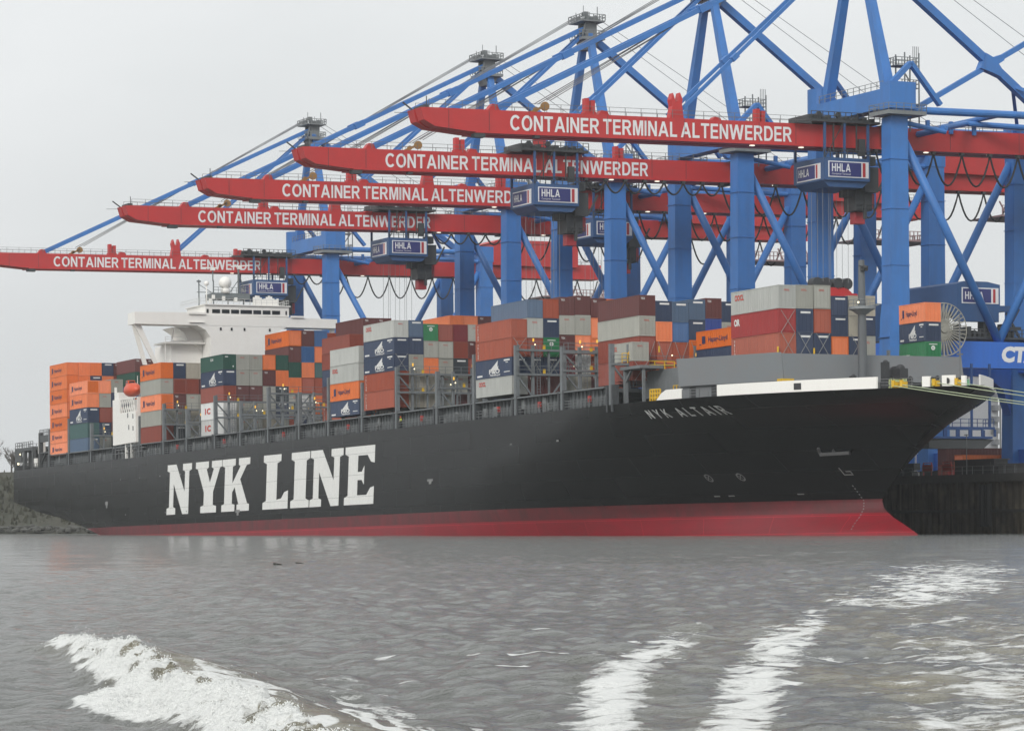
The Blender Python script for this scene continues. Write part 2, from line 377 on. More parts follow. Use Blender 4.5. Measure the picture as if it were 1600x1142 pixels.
    def bumpn(sc, detail, strength, dist, prev=None, rot=20):
        mpn = _n(t, 'ShaderNodeMapping'); mpn.inputs['Scale'].default_value = sc; mpn.inputs['Rotation'].default_value = (0, 0, R(rot))
        nn = _n(t, 'ShaderNodeTexNoise'); nn.inputs['Scale'].default_value = 1.0; nn.inputs['Detail'].default_value = detail; nn.inputs['Roughness'].default_value = 0.6
        b = _n(t, 'ShaderNodeBump'); b.inputs['Strength'].default_value = strength; b.inputs['Distance'].default_value = dist
        l(tcn.outputs['Object'], mpn.inputs['Vector']); l(mpn.outputs[0], nn.inputs['Vector']); l(nn.outputs['Fac'], b.inputs['Height'])
        if prev: l(prev.outputs[0], b.inputs['Normal'])
        return b
    b1 = bumpn((1.5, 1.9, 1), 9, 1.0, 0.36)
    b2 = bumpn((6.0, 7.0, 1), 6, 1.0, 0.11, b1, -12)
    l(b2.outputs[0], wb.inputs['Normal'])
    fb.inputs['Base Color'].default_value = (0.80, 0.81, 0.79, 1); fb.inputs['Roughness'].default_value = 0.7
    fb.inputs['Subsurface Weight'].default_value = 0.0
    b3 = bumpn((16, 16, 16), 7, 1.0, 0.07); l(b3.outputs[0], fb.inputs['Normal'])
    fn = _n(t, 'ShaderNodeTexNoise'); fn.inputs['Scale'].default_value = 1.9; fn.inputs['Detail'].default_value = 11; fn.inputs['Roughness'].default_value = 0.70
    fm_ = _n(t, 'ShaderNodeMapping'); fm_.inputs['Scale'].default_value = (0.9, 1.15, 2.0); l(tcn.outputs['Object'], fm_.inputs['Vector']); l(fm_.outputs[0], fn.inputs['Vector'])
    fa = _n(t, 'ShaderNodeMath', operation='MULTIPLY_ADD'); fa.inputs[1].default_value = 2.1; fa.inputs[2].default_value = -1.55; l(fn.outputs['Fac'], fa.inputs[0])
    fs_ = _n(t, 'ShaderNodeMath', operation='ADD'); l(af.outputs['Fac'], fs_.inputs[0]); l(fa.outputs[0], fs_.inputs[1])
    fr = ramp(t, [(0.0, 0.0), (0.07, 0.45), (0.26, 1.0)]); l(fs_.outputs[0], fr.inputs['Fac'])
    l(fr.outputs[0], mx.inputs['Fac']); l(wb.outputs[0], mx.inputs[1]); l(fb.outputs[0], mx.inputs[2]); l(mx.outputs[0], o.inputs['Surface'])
    me.materials.append(m)
    ob = link(me, "river_water"); structure(ob)
    return ob
build_water()

# ================================================================ RIVER BANK, QUAY
mbank = paint("bank_grass", (0.052, 0.056, 0.040), 0.95, 0.8, (0.075, 0.068, 0.054), scale=0.25, streak=(1, 1, 1))
def build_bank():
    xs = np.linspace(-620, 0, 64); prof = [(700, -1.5), (716, 0.5), (722, 2.2), (738, 7.5), (752, 12.0), (765, 15.0), (800, 15.6), (1150, 15.4)]
    v = []; f = []
    for i, x in enumerate(xs):
        for j, (y, z) in enumerate(prof):
            k = 0 if j in (0,) else 1
            v.append((x + k*rnd.uniform(-1.5, 1.5), y + k*rnd.uniform(-2, 2) - 0.02*x, z + (k*rnd.uniform(-0.5, 0.5) if j < 7 else 0)))
    n = len(prof)
    for i in range(len(xs)-1):
        for j in range(n-1): f.append((i*n+j, (i+1)*n+j, (i+1)*n+j+1, i*n+j+1))
    me = bpy.data.meshes.new("river_bank"); me.from_pydata(v, [], f); me.materials.append(mbank)
    structure(link(me, "river_bank"))
    # stone foot of the bank
    mb = MB(); me2 = []
    for i in range(1500):
        x = rnd.uniform(-330, -60); y = 709 + rnd.uniform(0, 9) - 0.02*x; r = rnd.uniform(0.3, 0.85)
        mb.ball((-x, y, 0.4+rnd.uniform(0, 0.6) + (y-709+0.02*x)*0.12), r, 5, 3, (1.2, 1, 0.6))
    o = mb.build("rock_armour", paint("bank_stone", (0.10, 0.10, 0.09), 0.9, 0.6), None)
    tag(o, "grey boulders along the foot of the grassy far bank", "rocks", kind='stuff')
    # reeds and rough grass on the bank
    v = []; f = []
    for i in range(9000):
        x = rnd.uniform(-330, -70); q = rnd.random(); y = 722+q*44 - 0.02*x
        z = np.interp(y+0.02*x, [p[0] for p in prof], [p[1] for p in prof]); h = rnd.uniform(0.4, 1.5); a = rnd.uniform(0, 3.14); c, s_ = math.cos(a)*0.4, math.sin(a)*0.4
        k = len(v); v += [(x-c, y-s_, z-0.2), (x+c, y+s_, z-0.2), (x+rnd.uniform(-.4, .4), y+rnd.uniform(-.4, .4), z+h)]; f.append((k, k+1, k+2))
    me = bpy.data.meshes.new("rough_grass"); me.from_pydata(v, [], f); me.materials.append(paint("grass_blades", (0.058, 0.060, 0.040), 0.9, 0.7, (0.085, 0.078, 0.058), vary=0.0))
    tag(link(me, "rough_grass"), "rough grass covering the slope of the far bank", "grass", kind='stuff')
build_bank()
def bare_tree(x, y, z, hgt, seed, label):
    r = random.Random(seed)
    t = empty("bare_tree", Matrix.Translation((x, y, z)), label, "tree", "leafless trees on the far bank")
    tr = MB(); cr_ = MB(); tr.path([(0, 0, -0.5), (0.1, 0, hgt*0.4), (0, 0.1, hgt*0.75)], [0.28, 0.2, 0.1], 6)
    tips = []
    for k in range(26):
        z0 = hgt*r.uniform(0.22, 0.75); a = r.uniform(0, 6.28); ln = hgt*r.uniform(0.22, 0.42)
        p1 = (math.cos(a)*ln*0.5, math.sin(a)*ln*0.5, z0+ln*0.45); p2 = (math.cos(a)*ln*0.85, math.sin(a)*ln*0.85, z0+ln*0.9)
        cr_.path([(0, 0, z0), p1, p2], [0.09, 0.06, 0.02], 4)
        for q in range(16):
            b = Vector(p1).lerp(Vector(p2), r.random()); e = b + Vector((r.uniform(-1, 1), r.uniform(-1, 1), r.uniform(0, 1.3)))*hgt*0.11
            cr_.path([b, e], [0.035, 0.012], 3)
    tr.build("trunk", paint("bark", (0.09, 0.08, 0.07), 0.9), t); cr_.build("crown", paint("twigs", (0.13, 0.115, 0.10), 0.9), t)
names = ["tall leafless tree at the edge of the far bank", "leafless tree with a wide crown on the bank", "small leafless tree close to the stern of the ship",
         "thin leafless tree left of the wide one", "low bushy leafless tree on the bank top", "leafless tree half hidden behind the ship's stern"]
for i, (x, y, h) in enumerate([(-131, 770, 8.5), (-127.5, 780, 7.0), (-121.8, 768, 4.2), (-134.5, 775, 9.0), (-125, 770, 5.0), (-118, 782, 4.4)]):
    bare_tree(x, y, 14.9, h, 100+i, names[i])

mquay = paint("quay_concrete", (0.20, 0.20, 0.19), 0.9, 0.6)
msheet = paint("sheet_pile_steel", (0.032, 0.028, 0.022), 0.85, 1.0, (0.125, 0.100, 0.062), streak=(2.2, 2.2, 0.05), scale=0.8)
def build_quay():
    q = MB(); q.box((-300, 49.6, 7.0), (420, 330, 7.85)); structure(q.build("quay_apron", paint("asphalt", (0.055, 0.055, 0.055), 0.9, 0.4), None, QUAY))
    s = MB(); x = -300.0; poly = []
    while x < 420:                          # corrugated sheet piling
        poly += [(x, 49.35), (x+0.5, 49.35), (x+0.75, 49.75), (x+1.25, 49.75)]; x += 1.5
    n = len(poly); vs = [P(p[0], p[1], -4) for p in poly] + [P(p[0], p[1], 7.0) for p in poly]
    s.add(vs, [(i, i+1, n+i+1, n+i) for i in range(n-1)])
    structure(s.build("quay_wall", msheet, None, QUAY))
    c = MB(); c.box((-300, 49.0, 7.0), (420, 49.6, 8.05)); c.box((-300, 49.0, 2.9), (420, 49.34, 3.3))
    structure(c.build("quay_edge", paint("quay_cap", (0.07, 0.068, 0.062), 0.9, 0.7), None, QUAY))
build_quay()
mfend = paint("fender_rubber", (0.018, 0.018, 0.018), 0.8)
FENDS = [-16, -34]
for i, s in enumerate(FENDS):
    f = MB(); f.tube((s, 48.55, 1.0), (s, 48.55, 6.6), 0.42, 10); f.tube((s+1.5, 48.55, 1.0), (s+1.5, 48.55, 6.6), 0.42, 10)
    tag(f.build("quay_fender", mfend, None, QUAY), ["pair of black rubber fenders on the quay wall beside the bow", "further pair of black rubber fenders on the quay wall, past the first"][i], "fender", "fenders along the quay wall")
mrail = paint("rail_grey", (0.16, 0.165, 0.17), 0.6)
f = MB(); f.rail([(-60, 50.0, 8.05), (60, 50.0, 8.05)], 1.1, 2.5, 0.03); tag(f.build("quay_railing", mrail, None, QUAY), "thin grey railing along the edge of the quay", "railing")
mk = MB(); mk.box((-33, 52.2, 7.86), (-13, 53.4, 9.3)); mk.box((-33.4, 52.0, 9.3), (-12.6, 53.6, 9.42))
for k in range(8): mk.box((-32.9+k*2.6, 52.05, 8.0), (-32.7+k*2.6, 52.2, 9.3))
tag(mk.build("cable_trench_box", paint("trench_grey", (0.10, 0.10, 0.105), 0.7, 0.5), None, QUAY), "long grey ribbed steel housing on the quay edge", "housing")
mk = MB(); mk.box((-12.2, 52.0, 7.86), (-2.6, 54.2, 10.0)); mk.box((-12.4, 51.8, 10.0), (-2.4, 54.4, 10.15)); mk.box((-11.5, 51.9, 8.2), (-9.5, 52.0, 9.7)); mk.box((-7.5, 51.9, 8.2), (-5.5, 52.0, 9.7))
tag(mk.build("switch_house", paint("dark_steel", (0.030, 0.030, 0.032), 0.7, 0.4), None, QUAY), "black flat-roofed steel cabin on the quay beside the bow", "cabin")
for i, (s, lab) in enumerate([(-1.5, "red steel barrier on the quay by the ship's bow"), (3.4, "smaller red steel barrier behind the bow")]):
    b = MB(); b.box((s, 50.6, 8.7), (s-2.4, 50.75, 9.6)); b.bar((s-0.2, 50.7, 7.85), (s-0.2, 50.7, 9.9), 0.12); b.bar((s-2.2, 50.7, 7.85), (s-2.2, 50.7, 9.9), 0.12); b.bar((s-0.2, 50.7, 9.85), (s-2.2, 50.7, 9.85), 0.1)
    tag(b.build("barrier", paint("barrier_red", (0.35, 0.05, 0.04), 0.6), None, QUAY), lab, "barrier")
for i, (s, hh) in enumerate([(-8.0, 13.4), (-24.0, 12.2)]):
    b = MB(); b.tube((s, 50.4, 7.9), (s, 50.4, hh), 0.07, 6); b.box((s-0.25, 50.2, hh), (s+0.25, 50.6, hh+0.12))
    tag(b.build("lamp_post", mrail, None, QUAY), ["thin grey lamp post beside the black quay cabin", "thin grey lamp post behind the ribbed housing"][i], "lamp post", "lamp posts on the quay")
# white silo building and its outside stair
sb = empty("silo_building", QUAY @ Matrix.Translation(P(60, 92, 7.85)), "plain white windowless building on the quay behind the bow", "building")
b = MB(); b.box((0, -10, 0), (16, 9.4, 17.6)); b.build("wall", paint("white_cladding", (0.80, 0.80, 0.79), 0.7, 0.12, streak=(0.6, 0.6, 0.05)), sb)
b = MB(); b.box((-0.3, -10.3, 17.6), (16.3, 9.7, 17.9)); b.build("roof", paint("roof_grey", (0.35, 0.35, 0.35), 0.7), sb)
st = MB()
for k in range(9):
    z = 1.2+k*1.85; st.disc((-0.4, 8.6, z), 0.62, 'h', 0.9, 12)
st.tube((-0.5, 9.5, 0), (-0.5, 9.5, 17.8), 0.16, 8); st.build("spiral_stair", paint("stair_grey", (0.42, 0.43, 0.43), 0.6), sb)

# ================================================================ SHIP
ship = empty("container_ship", SHIP, "long black hulled container ship with red waterline and NYK LINE in white letters", "ship")
SHh = [-6,-0.5,1,2,3,4,6,8,10,12,14,15,16,17,18.5]
SSt = [-36,-39.5,-35.8,-33,-31.3,-30.8,-33,-35.5,-38,-40.6,-44,-47.0,-50.3,-52.6,-54.5]
def sst(h): return float(np.interp(h, SHh, SSt))
def hb(s, h):
    st = sst(h); se = 3+(17-h)*3.2
    u = min(max((s-st)/(se-st), 0), 1); hh = min(max(h, 0), 17)
    n = 1.7+0.75*hh/17
    b = 22.8*(1-(1-u)**n)
    k = min(max((s-205)/85, 0), 1)
    return b*(1-k*k*min(max(1-(h-2)/6, 0), 1))
def keel(s): return float(np.interp(s, [-100, 200, 214, 229, 247, 265, 284], [-3, -3, 0.4, 3.0, 5.4, 8.0, 10.5]))
DECK = 17.2; RED = 4.2
def side_t(s, h): return 22.8-hb(s, h)
mhull = paint("hull_black", (0.0022, 0.0026, 0.0032), 0.27, 0.5, (0.0085, 0.0088, 0.0092), streak=(0.25, 0.25, 1.6), scale=0.5, bump=0.12, spec=0.27)
mred = paint("antifouling_red", (0.27, 0.009, 0.020), 0.45, 0.5, (0.12, 0.022, 0.022), streak=(0.3, 0.3, 1.2), scale=0.5)
mredfade = paint("antifouling_faded", (0.150, 0.018, 0.024), 0.6, 0.7, (0.055, 0.026, 0.024), streak=(0.8, 0.8, 0.10), scale=0.6)
mgrey = paint("deck_grey", (0.165, 0.178, 0.184), 0.55, 0.5, (0.06, 0.062, 0.062), scale=1.2)
mbreak = paint("breakwater_grey", (0.165, 0.18, 0.19), 0.55, 0.22, (0.20, 0.15, 0.13), scale=0.5, streak=(1, 1, 1))
mdark = paint("dark_deck_steel", (0.035, 0.037, 0.040), 0.7, 0.3)  # dark grey of deck gear; doorways and openings are flat patches of it
mwhite = paint("ship_white", (0.86, 0.845, 0.80), 0.45, 0.10, (0.55, 0.50, 0.42), scale=0.6)
myel = paint("safety_yellow", (0.70, 0.43, 0.02), 0.5)
mlet = paint("letter_white", (0.80, 0.80, 0.77), 0.6, 0.15, scale=2)
def plates(m, cw, ch, k):       # welded shell plating: faint tone and seam per plate
    t = m.node_tree; l = t.links.new; b = [n for n in t.nodes if n.type == 'BSDF_PRINCIPLED'][0]
    tc = _n(t, 'ShaderNodeTexCoord'); sx = _n(t, 'ShaderNodeSeparateXYZ'); cb = _n(t, 'ShaderNodeCombineXYZ'); br = _n(t, 'ShaderNodeTexBrick')
    l(tc.outputs['Object'], sx.inputs[0]); l(sx.outputs['X'], cb.inputs['X']); l(sx.outputs['Z'], cb.inputs['Y']); l(cb.outputs[0], br.inputs['Vector'])
    br.inputs['Scale'].default_value = 1.0; br.inputs['Brick Width'].default_value = cw; br.inputs['Row Height'].default_value = ch; br.inputs['Mortar Size'].default_value = 0.045; br.inputs['Mortar Smooth'].default_value = 0.6
    br.inputs['Color1'].default_value = (1-k, 1-k, 1-k, 1); br.inputs['Color2'].default_value = (1+k, 1+k, 1+k, 1); br.inputs['Mortar'].default_value = (1.9, 1.85, 1.8, 1)
    old = b.inputs['Base Color'].links[0].from_socket
    mu = _n(t, 'ShaderNodeMix', data_type='RGBA', blend_type='MULTIPLY'); mu.inputs['Factor'].default_value = 1.0
    l(old, mu.inputs['A']); l(br.outputs['Color'], mu.inputs['B']); l(mu.outputs['Result'], b.inputs['Base Color'])
    sp = _n(t, 'ShaderNodeSeparateColor'); l(br.outputs['Color'], sp.inputs[0])
    mr = _n(t, 'ShaderNodeMapRange'); mr.inputs['From Min'].default_value = 1-k; mr.inputs['From Max'].default_value = 1+k; mr.inputs['To Min'].default_value = 0.255; mr.inputs['To Max'].default_value = 0.285; mr.clamp = True
    l(sp.outputs[0], mr.inputs['Value'])
    if k > 0.1: l(mr.outputs[0], b.inputs['Roughness'])
plates(mhull, 11.0, 2.6, 0.13); plates(mred, 11.0, 2.2, 0.06)
def hull_band(lo, hi, n, name, mat):
    stn = list(np.concatenate([[0, .004, .012, .025, .045, .07, .1, .135, .175, .22, .27, .33, .4, .48, .57, .68, .8, 1.0]]))
    rows = []
    for j in range(n+1):
        row = []
        for u in stn:                              # entrance: from the stem back to s=62
            h = lo+(hi-lo)*j/n; a = sst(h); row.append((a+(62-a)*u, h))
        for s in [74, 90, 110, 130, 150, 170, 190, 200, 205, 210, 215, 222, 229, 238, 247, 256, 265, 275, 284]:
            k = keel(s); l_ = max(lo, k); h_ = max(hi, k); row.append((s, l_+(h_-l_)*j/n))
        rows.append(row)
    m = MB(); w_ = len(rows[0])
    for sg in (-1, 1):
        vs = [P(s, 22.8+sg*hb(s, h), h) for row in rows for (s, h) in row]
        m.add(vs, [(j*w_+i, j*w_+i+1, (j+1)*w_+i+1, (j+1)*w_+i) for j in range(n) for i in range(w_-1)])
    # transom
    k = max(lo, keel(284)); 
    if hi > k+0.01:
        vs = []
        for j in range(n+1):
            h = k+(hi-k)*j/n; b_ = hb(284, h); vs += [P(284, 22.8-b_, h), P(284, 22.8+b_, h)]
        m.add(vs, [(2*j, 2*j+1, 2*j+3, 2*j+2) for j in range(n)])
    o = m.build(name, mat, ship, smooth=True)
    return o
hull = hull_band(RED, DECK, 22, "hull", mhull)
hull_band(2.5, RED, 6, "faded_waterline_band", mredfade)
hull_band(-3.0, 2.5, 8, "red_hull_bottom", mred)
m = MB()
ss = list(np.linspace(-54, 0, 28))+list(np.linspace(10, 284, 20))
vs = []
for s in ss:
    b_ = max(hb(s, DECK)-0.05, 0.02); vs += [P(s, 22.8-b_, DECK-0.05), P(s, 22.8+b_, DECK-0.05)]
m.add(vs, [(2*i, 2*i+1, 2*i+3, 2*i+2) for i in range(len(ss)-1)])
vs = []
for s in [222, 229, 238, 247, 256, 265, 275, 284]:
    b_ = hb(s, keel(s)); vs += [P(s, 22.8-b_, keel(s)), P(s, 22.8+b_, keel(s))]
m.add(vs, [(2*i, 2*i+1, 2*i+3, 2*i+2) for i in range(7)])
m.build("deck", mgrey, ship)
# hull rub line and weld seams: thin raised strakes
m = MB()
for h in (7.2, 10.6, 13.9):
    for a, b_ in ((62, 120), (120, 180), (180, 236)): m.bar((a, -0.012, h), (b_, -0.012, h), 0.05, 0.03)
m.build("weld_seam", mhull, ship)

# --- painted writing on the side: slab-serif capitals
def slab(ch):
    y0, y1 = 0.125, 0.875
    if ch == 'I': return [[(0,0),(1,0),(1,y0),(.82,.16),(.82,.84),(1,y1),(1,1),(0,1),(0,y1),(.18,.84),(.18,.16),(0,y0)]]
    if ch == 'L': return [[(0,0),(1,0),(1,.33),(.86,.30),(.74,.19),(.55,.17),(.55,.84),(.70,y1),(.70,1),(0,1),(0,y1),(.13,.84),(.13,.16),(0,y0)]]
    if ch == 'N': return [[(0,0),(.36,0),(.36,y0),(.27,.15),(.27,.62),(.66,0),(.90,0),(.90,.85),(1,y1),(1,1),(.64,1),(.64,y1),(.73,.85),(.73,.44),(.36,1),(0,1),(0,y1),(.10,.85),(.10,.15),(0,y0)]]
    if ch == 'Y': return [[(.22,0),(.82,0),(.82,y0),(.69,.15),(.69,.40),(.93,.86),(1,y1),(1,1),(.62,1),(.62,y1),(.70,.85),(.56,.58),(.42,.85),(.50,y1),(.50,1),(0,1),(0,y1),(.08,.86),(.34,.40),(.34,.15),(.22,y0)]]
    if ch == 'K': return [[(0,0),(.48,0),(.48,y0),(.38,.15),(.38,.36),(.47,.46),(.62,.13),(.56,y0),(.56,0),(1,0),(1,y0),(.93,.14),(.66,.60),(.88,.86),(1,y1),(1,1),(.60,1),(.60,y1),(.66,.85),(.38,.53),(.38,.85),(.48,y1),(.48,1),(0,1),(0,y1),(.10,.85),(.10,.15),(0,y0)]]
    if ch == 'E': return [[(0,0),(1,0),(1,.30),(.88,.28),(.76,.16),(.44,.16),(.44,.42),(.58,.42),(.66,.34),(.66,.66),(.58,.56),(.44,.56),(.44,.84),(.76,.84),(.88,.72),(1,.70),(1,1),(0,1),(0,y1),(.12,.84),(.12,.16),(0,y0)]]
SPANS = [('N', 261.5, 299), ('Y', 305.5, 346), ('K', 347, 390), ('L', 411.5, 450.5), ('I', 455, 483.5), ('N', 485, 535.5), ('E', 539, 585)]
def s_of_px(x):      # measured positions along the ship's side of the painted letters
    return float(np.interp(x, [255, 300, 346, 390, 411, 450, 484, 536, 590], LETTER_S))
LETTER_S = [183.04, 166.71, 150.87, 136.48, 129.85, 117.94, 107.95, 93.35, 78.99]
for ch, xa, xb in SPANS:
    sa, sb_ = s_of_px(xa), s_of_px(xb); m = MB()
    for poly in slab(ch):
        pts = [(sa+(sb_-sa)*p[0] - 1.1*(p[1]-0.5), 5.95+9.12*p[1]) for p in poly]
        m.prism(pts, 't', -0.035, -0.002)
    m.build("painted_letter", mlet, ship)
v, f, wd = block_text("NYK ALTAIR", 1.08, 13.6, 0.52, 1.35)
m = MB(); m.add([P(-9.3-x+0.4*y, side_t(-9.3-x+0.4*y, 15.0+y)-0.05, 15.0+y) for x, y in v], f); m.build("ship_name", paint("name_white", (0.55, 0.56, 0.55), 0.6), ship)
# small painted marks
mdim = paint("worn_mark_white", (0.24, 0.24, 0.235), 0.7, 0.6, scale=3)
MARKN = ['tug_mark']
def mark(s, h, wd_, ht_):
    m = MB(); m.add([P(s, side_t(s, h)-0.06, h), P(s-wd_, side_t(s-wd_, h)-0.06, h), P(s-wd_, side_t(s-wd_, h+ht_)-0.06, h+ht_), P(s, side_t(s, h+ht_)-0.06, h+ht_)], [(0,1,2,3)]); m.build(MARKN[0], mdim, ship)
mark(59.6, 8.8, 2.2, 0.35); mark(59.0, 8.4, 1.0, 0.4); mark(218.6, 8.5, 1.8, 0.7); mark(218.0, 7.9, 0.8, 0.6); mark(143.6, 5.7, 2.2, 0.5); mark(143.0, 5.2, 1.0, 0.5)
mark(-28.4, 7.2, 1.1, 0.13); mark(-28.4, 7.2, 0.13, 0.95); mark(-29.4, 7.2, 0.13, 0.5); mark(-28.9, 7.6, 0.6, 0.13)
for s_ in (-8.84, -11.0, -20.7): mark(s_, 4.95, 0.9, 0.14)
for s_, h_ in ((15.3, 13.0), (30.3, 13.1)): mark(s_, h_, 0.7, 0.22)
for s_ in (170, 182, 194, 206): mark(s_, 6.3, 0.4, 0.25); mark(s_+3, 13.1, 0.5, 0.25)
MARKN[0] = 'draught_mark'
for k in range(16):
    h_ = 0.4+k*0.36; s_ = -28.9+0.6*(k/16)
    mark(s_, h_, 0.16, 0.15)
for s_ in (-10.4, -15.06):
    m = MB(); cx = (s_, 7.35)
    for i in range(20):
        a0, a1 = 6.283*i/20, 6.283*(i+1)/20
        q = [(cx[0]+math.cos(a)*r, cx[1]+math.sin(a)*r) for a, r in ((a0, .5), (a1, .5), (a1, .36), (a0, .36))]
        m.add([P(s, side_t(s, h)-0.06, h) for s, h in q], [(0,1,2,3)])
    for d in ((-.35, -.35, .35, .35), (-.35, .35, .35, -.35)):
        q = [(cx[0]+d[0], cx[1]+d[1]), (cx[0]+d[0]+.12, cx[1]+d[1]), (cx[0]+d[2]+.12, cx[1]+d[3]), (cx[0]+d[2], cx[1]+d[3])]
        m.add([P(s, side_t(s, h)-0.06, h) for s, h in q], [(0,1,2,3)])
    m.build("thruster_mark", mdim, ship)
# anchor in its pocket
m = MB(); s_, h_ = -29.6, 10.0
t_ = side_t(s_, h_)-0.25
m.bar((s_+1.5, side_t(s_+1.5, h_)-0.3, h_-0.2), (s_-1.9, side_t(s_-1.9, h_)-0.3, h_-0.1), 0.5, 0.4); m.bar((s_, t_, h_), (s_-0.2, t_, h_+1.3), 0.3); m.bar((s_+1.5, side_t(s_+1.5, h_)-0.3, h_-0.1), (s_+1.2, side_t(s_+1.2, h_+.6)-0.3, h_+0.6), 0.3)
m.build("anchor", paint("anchor_grey", (0.07, 0.07, 0.07), 0.6, 0.5), ship)

# --- side passage: ribbed coaming wall, stanchions, hatch covers
POST = [-0.5, 14.1, 28.9, 43.1, 56.5, 71.9, 85.8, 100.1, 113.3, 127.9, 141.6, 154.9, 170.2, 183.4, 197.9, 213.1, 228.7, 243.9, 257.8]
def coaming(t0, sg, name):
    m = MB(); m.box((1.0, t0+sg*1.0, DECK), (258, t0+sg*1.3, 19.75)); m.box((1.0, t0-sg*0.1, 19.5), (258, t0+sg*1.4, 19.68))
    s = 2.2
    while s < 257: m.box((s, t0+sg*0.75, DECK), (s+0.16, t0+sg*1.0, 19.5)); s += 1.18
    return m.build(name, mgrey, ship)
coaming(0.15, 1, "coaming"); coaming(45.45, -1, "coaming")
m = MB()
for t0, sg in ((0.15, 1), (45.45, -1)):
    m.rail([(1, t0+sg*0.06, DECK), (198, t0+sg*0.06, DECK)], 1.15, 1.55, 0.04, 3); m.rail([(214, t0+sg*0.06, DECK), (262, t0+sg*0.06, DECK)], 1.15, 1.55, 0.04, 3)
m.build("side_railing", paint("railing_grey", (0.14, 0.15, 0.155), 0.6), ship)
for s in POST:
    m = MB(); m.box((s-0.95, 0.02, DECK-0.9), (s-0.55, 1.0, 19.8)); m.box((s+0.55, 0.02, DECK-0.9), (s+0.95, 1.0, 19.8)); m.box((s-0.55, 0.3, 19.3), (s+0.55, 0.9, 19.7))
    m.build("side_post", paint("post_dark", (0.055, 0.060, 0.064), 0.6, 0.4), ship)
for k in range(60):
    s = rnd.uniform(5, 255); wdt = rnd.choice((0.5, 0.7, 1.1)); z = rnd.choice((17.4, 17.3, 18.0)); m = MB(); m.box((s, 0.70, z), (s+wdt, 0.95, z+rnd.uniform(0.6, 1.4)))
    m.build("locker", paint("locker_grey", (0.20, 0.21, 0.21), 0.6, 0.5), ship)
for s in (6.0, 21.5, 35.0, 62.5, 92, 121, 150.5, 176):
    m = MB(); m.box((s, 0.35, 17.9), (s+0.45, 0.7, 18.75)); m.build("fire_hose_box", paint("fire_red", (0.45, 0.045, 0.035), 0.5), ship)
for i in range(len(POST)-1):
    if i == 14: continue
    m = MB(); m.box((POST[i]+1.0, 1.6, 19.0), (POST[i+1]-1.0, 44.0, 19.45)); m.build("hatch_cover", mgrey, ship)

# --- lashing bridges: legs between the container rows, walkways, braces, lamps
mlash = paint("lashing_grey", (0.165, 0.182, 0.192), 0.55, 0.45, (0.075, 0.075, 0.072), scale=1.5)
mlamp = glow("lamp_warm", (1.0, 0.86, 0.55), 2.0); mamb = glow("lamp_amber", (1.0, 0.55, 0.06), 0.3)
def lashing(s, levels, top):
    m = MB(); hs_ = [DECK, 19.6]+levels
    ts = [0.45]+[2.95+2.5*k for k in range(17)]+[45.15]
    for j, t in enumerate(ts):
        big = j in (0, len(ts)-1)
        if not big and j % 2 == 0: m.box((s-0.16, t-0.12, 19.4), (s+0.16, t+0.12, levels[-1])); continue
        m.box((s-(0.3 if big else 0.22), t-(0.3 if big else 0.17), DECK if big else 19.4), (s+(0.3 if big else 0.22), t+(0.3 if big else 0.17), top if big or j % 4 == 1 else levels[-1]))
    for h in levels:
        m.box((s-0.5, 0.3, h), (s+0.5, 45.3, h+0.28)); m.rail([(s-0.45, 0.4, h+0.28), (s-0.45, 45.2, h+0.28)], 1.05, 2.5, 0.035)
    lv = [19.5]+levels
    for a, b_ in zip(lv[:-1], lv[1:]):
        m.bar((s-0.1, 0.6, b_-0.1), (s-0.1, 2.9, a+0.25), 0.22); m.bar((s-0.1, 5.6, a+0.25), (s-0.1, 7.9, b_-0.1), 0.2); m.bar((s-0.1, 37.8, b_), (s-0.1, 40.2, a), 0.2)
    # ladder and small fittings
    for k in range(int((levels[-1]-19.5)/0.4)): m.bar((s-0.45, 3.4, 19.7+0.4*k), (s-0.45, 3.9, 19.7+0.4*k), 0.05)
    m.bar((s-0.45, 3.4, 19.5), (s-0.45, 3.4, levels[-1]+1), 0.06); m.bar((s-0.45, 3.9, 19.5), (s-0.45, 3.9, levels[-1]+1), 0.06)
    o = m.build("lashing_bridge", mlash, ship)
    for h in levels:
        y = MB(); y.box((s-0.45, 4.4, h+0.3), (s-0.25, 4.75, h+0.9)); y.build("lashing_gear", myel, o)
    lt = MB(); amb = MB()
    for t, h in ((2.95, levels[-1]+0.9), (9.0, levels[0]+1.4), (17.9, levels[-1]+0.8)): lt.ball((s-0.85, t, h), 0.10, 8, 6)
    for t in (2.95, 12.95): amb.tube((s-0.3, t, levels[-1]+1.3), (s-0.3, t, levels[-1]+1.8), 0.13, 8)
    lt.build("lamp", mlamp, o); amb.build("beacon", mamb, o)
LEV = {0: ([22.4], 25.2), 1: ([22.4, 24.9], 25.8), 2: ([22.8, 26.2], 27.0)}
for i, s in enumerate(POST):
    if i in (15,): continue
    lv, tp = LEV.get(i, ([22.6, 25.4], 26.6) if i % 2 else ([22.4], 25.0))
    lashing(s, lv, tp)

